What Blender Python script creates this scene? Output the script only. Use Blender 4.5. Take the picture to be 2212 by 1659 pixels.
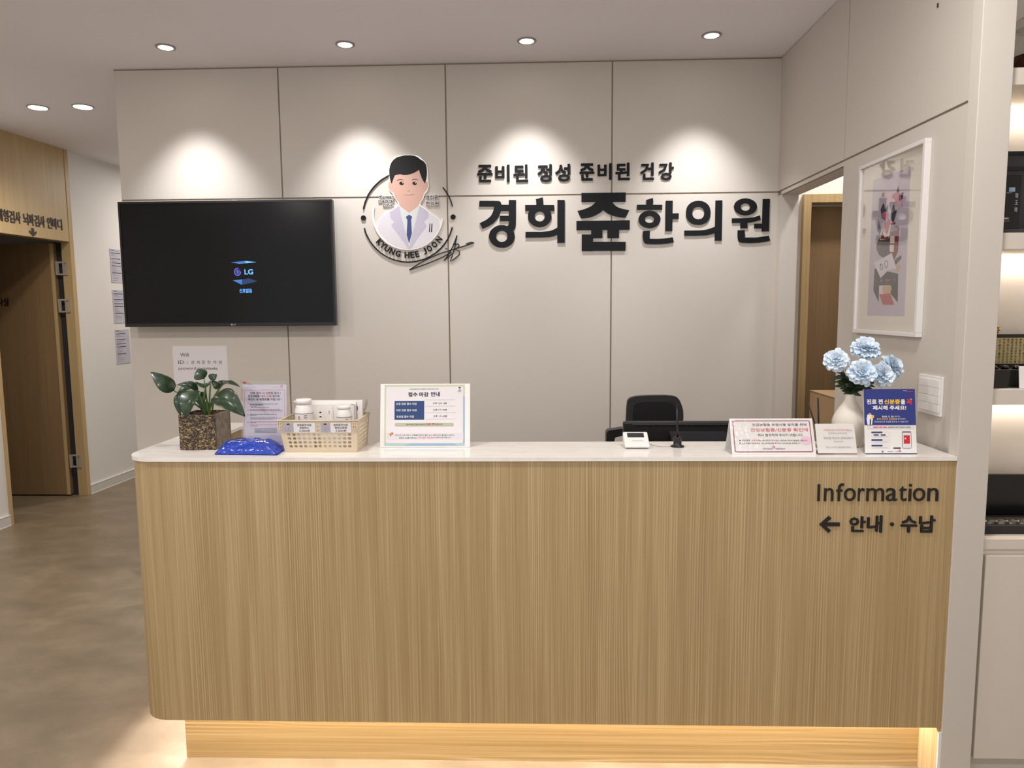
import bpy, math, random
from mathutils import Vector, Matrix, noise
for o in list(bpy.data.objects): bpy.data.objects.remove(o)
S = bpy.context.scene; C = S.collection
# ---------------------------------------------------------------- camera
cam = bpy.data.cameras.new('camera'); co = bpy.data.objects.new('camera', cam); C.objects.link(co)
F_PX, PITCH, YAW, ROLL, EYE = 1559.95, .1045, .0318, -.008, 1.55
cam.sensor_fit = 'HORIZONTAL'; cam.sensor_width = 36; cam.lens = F_PX / 2212 * 36; cam.clip_start = .02
cy, sy, cp, sp = math.cos(YAW), math.sin(YAW), math.cos(PITCH), math.sin(PITCH)
fw = Vector((-sy*cp, cy*cp, -sp)); r0 = Vector((cy, sy, 0)); u0 = r0.cross(fw)
rr = r0*math.cos(ROLL) + u0*math.sin(ROLL); uu = -r0*math.sin(ROLL) + u0*math.cos(ROLL)
co.matrix_world = Matrix(((rr.x, uu.x, -fw.x, 0), (rr.y, uu.y, -fw.y, 0), (rr.z, uu.z, -fw.z, EYE), (0, 0, 0, 1)))
S.camera = co
# ---------------------------------------------------------------- world, exposure, room lights
S.view_settings.view_transform = 'Standard'; S.view_settings.look = 'None'
S.view_settings.gamma = 1; S.view_settings.use_curve_mapping = False; S.view_settings.exposure = 0.30
S.cycles.use_denoising = True; S.cycles.max_bounces = 8; S.cycles.diffuse_bounces = 5; S.cycles.transparent_max_bounces = 12
S.cycles.sample_clamp_indirect = 4
W = bpy.data.worlds.new('world'); S.world = W; W.use_nodes = True
bg = W.node_tree.nodes['Background']; bg.inputs[0].default_value = (1.0, .98, .97, 1); bg.inputs[1].default_value = .76
CEIL = 2.856; D = 4.007; YC = 2.2245; XR = 1.31; ZT = 1.086; KL = .0473; XL = -4.0793
def light(name, kind, loc, power, col=(1, .9, .8), size=.1, sy_=None, rot=(0, 0, 0), spot=1.6, blend=1.0, parent=None):
    l = bpy.data.lights.new(name, kind); l.energy = power; l.color = col
    if kind == 'AREA':
        l.shape = 'RECTANGLE' if sy_ else 'DISK'; l.size = size
        if sy_: l.size_y = sy_
    else: l.shadow_soft_size = size
    if kind == 'SPOT': l.spot_size = spot; l.spot_blend = blend
    o = bpy.data.objects.new(name, l); C.objects.link(o); o.rotation_euler = rot
    if parent: o.parent = parent; o.location = Vector(loc) - parent.location
    else: o.location = loc
    return o
# recessed ceiling lamps of the waiting area, on the camera's side of the desk
for lx in (-2.6, -.9, .8):
    for ly in (1.7, -.3):
        light('waiting_area_lamp', 'AREA', (lx, ly, CEIL-.02), 14, (1, .965, .93), .22)
# ---------------------------------------------------------------- materials
def lin(c): return tuple((v/255/12.92 if v/255 <= .04045 else ((v/255+.055)/1.055)**2.4) for v in c) + (1,)
M = {}
def mat(n, c=(200, 200, 200), rough=.5, metal=0, emit=0, coat=0, spec=.5, ecol=None):
    m = bpy.data.materials.new(n); m.use_nodes = True; b = m.node_tree.nodes['Principled BSDF']
    b.inputs['Base Color'].default_value = lin(c); b.inputs['Roughness'].default_value = rough
    b.inputs['Metallic'].default_value = metal; b.inputs['Coat Weight'].default_value = coat
    b.inputs['Coat Roughness'].default_value = .05
    b.inputs['Specular IOR Level'].default_value = spec
    if emit: b.inputs['Emission Color'].default_value = lin(ecol or c); b.inputs['Emission Strength'].default_value = emit
    M[n] = m; return m
def nt(m): return m.node_tree.nodes, m.node_tree.links, m.node_tree.nodes['Principled BSDF']
def mapped(m, scale, kind='ShaderNodeTexNoise', **kw):
    N, K, B = nt(m)
    t = N.new('ShaderNodeTexCoord'); mp = N.new('ShaderNodeMapping'); mp.inputs['Scale'].default_value = scale
    x = N.new(kind); K.new(t.outputs['Object'], mp.inputs['Vector']); K.new(mp.outputs[0], x.inputs['Vector'])
    for k, v in kw.items(): x.inputs[k].default_value = v
    return x, mp
def ramp(m, src, stops):
    N, K, B = nt(m); r = N.new('ShaderNodeValToRGB'); e = r.color_ramp.elements
    while len(e) < len(stops): e.new(.5)
    for i, (p, c) in enumerate(stops): e[i].position = p; e[i].color = lin(c)
    K.new(src, r.inputs[0]); return r
def bump(m, src, strength, dist=.002):
    N, K, B = nt(m); b = N.new('ShaderNodeBump'); b.inputs['Strength'].default_value = strength; b.inputs['Distance'].default_value = dist
    K.new(src, b.inputs['Height']); K.new(b.outputs[0], B.inputs['Normal'])
def wood(n, light_c, mid_c, dark_c, axis='z', rough=.48, lines=105, k=.55, amount=.55):
    """straight oak grain: bundles of thin pale and dark lines along one axis, bent by a slow wobble"""
    m = mat(n, mid_c, rough); N, K, B = nt(m)
    def sc(across, along): return {'z': (across, across, along), 'x': (along, across, across), 'y': (across, along, across)}[axis]
    def math_(op, a, b=None):
        q = N.new('ShaderNodeMath'); q.operation = op
        for i, v in enumerate((a, b)):
            if v is None: continue
            if isinstance(v, (int, float)): q.inputs[i].default_value = v
            else: K.new(v, q.inputs[i])
        return q.outputs[0]
    t = N.new('ShaderNodeTexCoord'); xyz = N.new('ShaderNodeSeparateXYZ'); K.new(t.outputs['Object'], xyz.inputs[0])
    c = math_('ADD', xyz.outputs[1 if axis == 'x' else 0], math_('MULTIPLY', xyz.outputs[2 if axis == 'x' else 1], .83))
    wob, _ = mapped(m, sc(5, k), Scale=1, Detail=2); fine, _ = mapped(m, sc(260, 1.6), Scale=1, Detail=2); mask, _ = mapped(m, sc(13, k*.8), Scale=1, Detail=1); tone, _ = mapped(m, sc(22, .5), Scale=1, Detail=2)
    ph = math_('ADD', math_('MULTIPLY', c, lines*6.283), math_('MULTIPLY', wob.outputs['Fac'], 55.0))
    ln = math_('POWER', math_('MULTIPLY_ADD', math_('SINE', ph), .5), 2.2); ln.node.inputs[0].links[0].from_node.inputs[2].default_value = .5
    mk = N.new('ShaderNodeMapRange'); mk.inputs[1].default_value = .42; mk.inputs[2].default_value = .68; K.new(mask.outputs['Fac'], mk.inputs[0])
    v = math_('ADD', math_('MULTIPLY', math_('MULTIPLY', math_('SUBTRACT', ln, .35), mk.outputs[0]), amount), math_('ADD', math_('MULTIPLY', math_('SUBTRACT', fine.outputs['Fac'], .5), .85), math_('MULTIPLY', tone.outputs['Fac'], .5)))
    v = math_('ADD', v, .25)
    r = ramp(m, v, [(.2, dark_c), (.48, mid_c), (.85, light_c)]); K.new(r.outputs[0], B.inputs['Base Color']); return m
wood('oak', (205, 181, 140), (174, 149, 107), (157, 131, 89), 'z', lines=125, amount=.36)
wood('oak_flat', (214, 190, 140), (192, 163, 110), (174, 144, 92), 'x', lines=80, k=.7, amount=.4)
wood('door_oak_shaded', (146, 119, 84), (134, 107, 74), (122, 96, 64), 'z', amount=.15)  # oak of the door leaves, their shade put into the darker colour
wood('clad_oak', (196, 170, 124), (182, 155, 110), (170, 142, 98), 'z', amount=.15)
mat('panel', (204, 197, 188), .55); mat('paint', (222, 217, 210), .7); mat('ceil', (238, 235, 240), .8)
mat('groove', (150, 138, 122), .7); mat('base', (205, 200, 192), .5); mat('shelf_white', (214, 205, 194), .5)
m = mat('floor', (150, 136, 118), .38); x, _ = mapped(m, (2.2, 3.2, 2), Scale=1.6, Detail=9, Roughness=.66, Distortion=.3)
r = ramp(m, x.outputs['Fac'], [(.3, (113, 98, 77)), (.5, (126, 110, 88)), (.7, (141, 124, 101))]); nt(m)[1].new(r.outputs[0], nt(m)[2].inputs['Base Color'])
m = mat('quartz', (224, 217, 206), .12); x, _ = mapped(m, (3, 12, 3), Scale=3, Detail=6, Distortion=1)
r = ramp(m, x.outputs['Fac'], [(.35, (233, 227, 220)), (.5, (239, 234, 228)), (.7, (242, 238, 232))]); nt(m)[1].new(r.outputs[0], nt(m)[2].inputs['Base Color'])
mat('sign_black', (13, 14, 19), .6, spec=.25); mat('info_black', (20, 18, 18), .45); mat('brown_black', (40, 29, 25), .5)
mat('tv_black', (12, 12, 13), .25); mat('tv_screen', (9, 9, 10), .18, spec=.25); mat('badge', (170, 170, 172), .3)
mat('tv_blue', (20, 60, 120), .5, emit=.6, ecol=(70, 130, 205)); mat('tv_light', (90, 160, 240), .5, emit=.72, ecol=(95, 165, 245))
mat('tv_dark', (10, 30, 70), .5, emit=.5, ecol=(35, 62, 112)); mat('tv_violet', (60, 60, 160), .5, emit=.6, ecol=(120, 110, 200)); mat('tv_deep', (20, 20, 90), .5, emit=.5, ecol=(38, 40, 130))
mat('hair', (22, 19, 23), .5, spec=.3); mat('skin', (204, 162, 146), .3, coat=.4); mat('coatwhite', (214, 210, 216), .3, coat=.4); mat('lapel', (190, 182, 200), .3, coat=.4)
mat('shirt', (208, 212, 212), .3, coat=.4); mat('tie', (42, 56, 118), .3, coat=.4); mat('acryl_white', (238, 234, 230), .25, coat=.3); mat('mouth', (196, 140, 124), .4)
mat('white_plastic', (236, 233, 230), .3); mat('white_frame', (226, 222, 220), .4); mat('paper', (226, 221, 224), .6); mat('paper_lilac', (205, 200, 214), .35, coat=.3)
mat('ink', (40, 38, 48), .6); mat('ink_grey', (128, 124, 136), .6); mat('ink_light', (176, 172, 182), .6); mat('ink_red', (196, 44, 52), .6); mat('ink_rose', (214, 96, 108), .6); mat('ink_navy', (38, 44, 96), .6)
mat('table_blue', (36, 64, 114), .5); mat('line_grey', (172, 170, 182), .6); mat('sage', (180, 184, 160), .6); mat('edge_blue', (150, 178, 204), .5); mat('edge_green', (198, 203, 178), .5); mat('edge_teal', (172, 198, 200), .5); mat('pale', (218, 214, 218), .6)
mat('navy', (38, 50, 128), .4, coat=.2); mat('yellow', (240, 192, 40), .5); mat('red', (214, 52, 60), .5); mat('magenta', (138, 38, 96), .45); mat('pink_lite', (238, 204, 218), .45)
mat('orange', (214, 128, 62), .5); mat('grey_mid', (150, 150, 156), .5); mat('black_plastic', (18, 18, 20), .4); mat('black_soft', (36, 33, 35), .75); mat('black_gloss', (10, 10, 11), .2); mat('dark_grey', (52, 52, 58), .35)
mat('steel', (176, 168, 156), .3, 1); mat('hinge_steel', (178, 168, 154), .45, .3); mat('sleeve', (190, 186, 196), .35, coat=.3); mat('card', (166, 136, 100), .8); mat('card_ink', (96, 92, 88), .8); mat('tape', (190, 158, 112), .3)
mat('beige_plastic', (212, 195, 168), .4); mat('ceramic', (226, 218, 206), .5); mat('soil', (58, 40, 30), .95); mat('stem', (96, 128, 62), .5)
mat('flower_green', (46, 62, 34), .6); mat('gold', (176, 140, 70), .3, 1); mat('calli', (188, 172, 120), .8); mat('liquid', (70, 30, 18), .2)
mat('lamp_on', (255, 250, 240), .5, emit=14, ecol=(255, 246, 232)); mat('led', (255, 236, 206), .5, emit=8, ecol=(255, 234, 200)); mat('trim_metal', (160, 154, 150), .4, .1)
for n, c in (('art_print', (198, 187, 200)), ('art_cab', (42, 39, 40)), ('art_cream', (226, 214, 206)), ('art_tan', (206, 168, 132)), ('art_red', (176, 72, 70)), ('art_grey', (72, 62, 70)), ('art_slate', (124, 128, 146)), ('art_wine', (124, 40, 54)), ('art_dark', (66, 60, 66)), ('art_paper', (222, 216, 224)), ('art_rose', (186, 92, 122)), ('art_pink', (226, 172, 188)), ('art_leaf', (48, 54, 72)), ('mat_board', (232, 224, 212))): mat(n, c, .7)
def glassy(n, tint=(1, 1, 1, 1), boost=1.0, base=.04, rough=.02):
    m = bpy.data.materials.new(n); m.use_nodes = True; N = m.node_tree.nodes; K = m.node_tree.links
    for x in list(N): N.remove(x)
    o = N.new('ShaderNodeOutputMaterial'); t = N.new('ShaderNodeBsdfTransparent'); t.inputs[0].default_value = tint
    g = N.new('ShaderNodeBsdfGlossy'); g.inputs['Roughness'].default_value = rough; f = N.new('ShaderNodeFresnel'); ge = N.new('ShaderNodeNewGeometry'); io = N.new('ShaderNodeMath'); io.operation = 'MULTIPLY_ADD'; io.inputs[1].default_value = -.8333; io.inputs[2].default_value = 1.5; K.new(ge.outputs['Backfacing'], io.inputs[0]); K.new(io.outputs[0], f.inputs[0])
    mu = N.new('ShaderNodeMath'); mu.operation = 'MULTIPLY_ADD'; mu.inputs[1].default_value = boost; mu.inputs[2].default_value = base - .04
    mu.use_clamp = True; mx = N.new('ShaderNodeMixShader'); K.new(f.outputs[0], mu.inputs[0]); K.new(mu.outputs[0], mx.inputs[0])
    K.new(t.outputs[0], mx.inputs[1]); K.new(g.outputs[0], mx.inputs[2]); K.new(mx.outputs[0], o.inputs[0]); M[n] = m
glassy('glass', boost=1.35); glassy('acryl_clear', (.985, .985, .985, 1), boost=.9); glassy('jar_glass', (.93, .95, .93, 1), boost=1.5); glassy('cello', boost=5, rough=.08)
# ---------------------------------------------------------------- mesh builder
class MB:
    """collects shapes in world space; build() links them as one mesh object"""
    def __init__(s): s.v = []; s.f = []; s.m = []; s.sm = []; s.mats = []
    def mi(s, m):
        if m not in s.mats: s.mats.append(m)
        return s.mats.index(m)
    def add(s, vs, fs, m, smooth=False):
        b = len(s.v); k = s.mi(m); s.v += [Vector(v) for v in vs]
        for f in fs: s.f.append([b+i for i in f]); s.m.append(k); s.sm.append(smooth)
        return s
    def box(s, x0, x1, y0, y1, z0, z1, m, T=None):
        vs = [(x, y, z) for z in (z0, z1) for y in (y0, y1) for x in (x0, x1)]
        if T: vs = [T @ Vector(v) for v in vs]
        return s.add(vs, [(0, 2, 3, 1), (4, 5, 7, 6), (0, 1, 5, 4), (2, 6, 7, 3), (0, 4, 6, 2), (1, 3, 7, 5)], m)
    def slab(s, Fr, u0, u1, v0, v1, w0, w1, m):
        vs = [Fr(u, v, w) for w in (w0, w1) for v in (v0, v1) for u in (u0, u1)]
        return s.add(vs, [(0, 2, 3, 1), (4, 5, 7, 6), (0, 1, 5, 4), (2, 6, 7, 3), (0, 4, 6, 2), (1, 3, 7, 5)], m)
    def flat(s, Fr, pts, w, m):
        n = len(pts); return s.add([Fr(a, b, w) for a, b in pts], [tuple(range(n))], m)
    def prism(s, Fr, pts, w0, w1, m, side=None, smooth=False):
        n = len(pts); s.add([Fr(a, b, w1) for a, b in pts], [tuple(range(n))], m)
        s.add([Fr(a, b, w0) for a, b in pts], [tuple(range(n-1, -1, -1))], m)
        return s.add([Fr(a, b, w) for w in (w0, w1) for a, b in pts], [(i, (i+1) % n, n+(i+1) % n, n+i) for i in range(n)], side or m, smooth)
    def ringp(s, Fr, A, B, w0, w1, m):
        n = len(A); vs = [Fr(a, b, w) for w in (w0, w1) for P in (A, B) for a, b in P]; fs = []
        for i in range(n):
            j = (i+1) % n; fs += [(i, j, 2*n+j, 2*n+i), (n+j, n+i, 3*n+i, 3*n+j), (2*n+i, 2*n+j, 3*n+j, 3*n+i), (j, i, n+i, n+j)]
        return s.add(vs, fs, m)
    def lathe(s, c, prof, m, n=28, smooth=True, sx=1, sy=1):
        vs = []; fs = []; c = Vector(c); k = len(prof)
        for r, z in prof:
            for i in range(n): t = 2*math.pi*i/n; vs.append(c + Vector((r*sx*math.cos(t), r*sy*math.sin(t), z)))
        for a in range(k-1):
            for i in range(n): j = (i+1) % n; fs.append((a*n+i, a*n+j, (a+1)*n+j, (a+1)*n+i))
        fs.append(tuple(range(n-1, -1, -1))); fs.append(tuple((k-1)*n+i for i in range(n)))
        return s.add(vs, fs, m, smooth)
    def tube(s, pts, rad, m, n=8, smooth=True, cap=True):
        P = [Vector(p) for p in pts]; k = len(P); R = rad if isinstance(rad, (list, tuple)) else [rad]*k
        vs = []; fs = []; up = None
        for i in range(k):
            t = (P[min(i+1, k-1)] - P[max(i-1, 0)]).normalized()
            if up is None: up = t.orthogonal().normalized()
            up = (up - t*up.dot(t)).normalized(); q = t.cross(up)
            for j in range(n): a = 2*math.pi*j/n; vs.append(P[i] + (up*math.cos(a) + q*math.sin(a))*R[i])
        for i in range(k-1):
            for j in range(n): l = (j+1) % n; fs.append((i*n+j, i*n+l, (i+1)*n+l, (i+1)*n+j))
        if cap: fs += [tuple(range(n-1, -1, -1)), tuple((k-1)*n+j for j in range(n))]
        return s.add(vs, fs, m, smooth)
    def grid(s, fn, nu, nv, m, smooth=True):
        vs = [fn(i/nu, j/nv) for j in range(nv+1) for i in range(nu+1)]; w = nu+1
        return s.add(vs, [(j*w+i, j*w+i+1, (j+1)*w+i+1, (j+1)*w+i) for j in range(nv) for i in range(nu)], m, smooth)
    def text(s, Fr, txt, box, m, w0=.0004, w1=None, bold=0, res=2):
        """lettering stretched into box (u0, v0, u1, v1); w1 gives it thickness"""
        vs, fs = glyphs(txt, w1 is not None, res)
        if not vs: return s
        u0, v0, u1, v1 = box; a0 = min(v[0] for v in vs); a1 = max(v[0] for v in vs); b0 = min(v[1] for v in vs); b1 = max(v[1] for v in vs)
        d = bold*(v1-v0)/(b1-b0); u0 += d; u1 -= d; v0 += d; v1 -= d          # a heavier weight: the outline repeated round a small circle
        kv = (v1-v0)/(b1-b0); ku = (u1-u0)/(a1-a0)
        n = 0 if not bold else (10 if w1 is not None else 4)
        for i in range(max(1, n)):
            t = 2*math.pi*(i+.5)/n if n else 0; du, dv, e = (d*math.cos(t), d*math.sin(t), i*.00001) if n else (0, 0, 0)
            th = (lambda z: w0 + e + (z+.5)*(w1-w0)) if w1 is not None else (lambda z: w0 + e)
            s.add([Fr(u0+du+(x-a0)*ku, v0+dv+(y-b0)*kv, th(z)) for x, y, z in vs], fs, m)
        return s
    def build(s, name, parent=None, loc=None, bevel=0, solid=0, sub=0):
        me = bpy.data.meshes.new(name); base = parent_loc(parent) if parent else Vector(loc or (0, 0, 0))
        me.from_pydata([v - base for v in s.v], [], s.f); me.update()
        for mm in s.mats: me.materials.append(M[mm])
        me.polygons.foreach_set('material_index', s.m); me.polygons.foreach_set('use_smooth', s.sm)
        o = bpy.data.objects.new(name, me); C.objects.link(o)
        if parent: o.parent = parent
        else: o.location = base
        if solid: q = o.modifiers.new('thickness', 'SOLIDIFY'); q.thickness = solid; q.offset = 0
        if bevel:
            q = o.modifiers.new('edge', 'BEVEL'); q.width = bevel; q.segments = 2; q.limit_method = 'ANGLE'; q.angle_limit = .7
        if sub: q = o.modifiers.new('smooth', 'SUBSURF'); q.levels = q.render_levels = sub
        return o
def parent_loc(p):
    v = Vector(p.location)
    while p.parent: p = p.parent; v += p.location
    return v
GC = {}
def glyphs(txt, deep, res):
    k = (txt, deep, res)
    if k not in GC:
        cu = bpy.data.curves.new('lettering', 'FONT'); cu.body = txt; cu.size = 1; cu.resolution_u = res
        cu.extrude = .5 if deep else 0; cu.fill_mode = 'BOTH' if deep else 'FRONT'
        o = bpy.data.objects.new('lettering', cu); me = bpy.data.meshes.new_from_object(o)
        GC[k] = ([tuple(v.co) for v in me.vertices], [tuple(p.vertices) for p in me.polygons])
        bpy.data.objects.remove(o); bpy.data.meshes.remove(me); bpy.data.curves.remove(cu)
    return GC[k]
def frame(o, u, v=(0, 0, 1), n=None):
    o, u, v = Vector(o), Vector(u).normalized(), Vector(v).normalized(); n = Vector(n) if n else u.cross(v)
    return lambda a, b, w=0: o + u*a + v*b + n*w
FB = lambda x, z, w=0: Vector((x, D-w, z))                          # on the back wall: x, z, out towards the room
FRW = lambda u, z, w=0: Vector((XR-w, -u, z))                        # on the right wall: u = -y
n_l = Vector((1, -KL, 0)).normalized()
def FL(y, z, w=0): return Vector((XL+KL*y, y, z)) + n_l*w            # on the left wall
FXZ = lambda y0: (lambda x, z, w=0: Vector((x, y0-w, z)))
FXY = lambda x, y, w=0: Vector((x, y, w))
def tag(o, label, cat, group=None):
    o['label'] = label; o['category'] = cat
    if group: o['group'] = group
    return o
def thing(name, label, cat, loc, group=None):
    o = bpy.data.objects.new(name, None); C.objects.link(o); o.location = loc; o.empty_display_size = .05
    return tag(o, label, cat, group)
def struct(mb, name, **k): o = mb.build(name, **k); o['kind'] = 'structure'; return o
def dup(root, loc, label, group=None):
    r = root.copy(); C.objects.link(r); r.location = loc; r['label'] = label
    if group: r['group'] = group
    for ch in list(root.children):
        c = ch.copy(); C.objects.link(c); c.parent = r
        for g in list(ch.children): d = g.copy(); C.objects.link(d); d.parent = c
    return r
def ell(cx, cy, rx, ry, n=24): return [(cx+rx*math.cos(2*math.pi*i/n), cy+ry*math.sin(2*math.pi*i/n)) for i in range(n)]
def rrect(x0, y0, x1, y1, r, n=5):
    o = []
    for cx, cy, a in ((x1-r, y0+r, -90), (x1-r, y1-r, 0), (x0+r, y1-r, 90), (x0+r, y0+r, 180)):
        for i in range(n+1): t = math.radians(a+90*i/n); o.append((cx+r*math.cos(t), cy+r*math.sin(t)))
    return o
def stroke(pts, w):
    """ribbon outline of even width along a polyline"""
    a, b = [], []
    for i, p in enumerate(pts):
        q0 = Vector(pts[max(i-1, 0)]); q1 = Vector(pts[min(i+1, len(pts)-1)]); t = (q1-q0).normalized(); n = Vector((-t.y, t.x))*w/2
        a.append(tuple(Vector(p)+n)); b.append(tuple(Vector(p)-n))
    return a, b
def ribbon(mb, Fr, pts, w, w0, w1, m):
    a, b = stroke(pts, w); n = len(a)
    for i in range(n-1): mb.prism(Fr, [b[i], b[i+1], a[i+1], a[i]], w0, w1, m)
random.seed(7)
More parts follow.
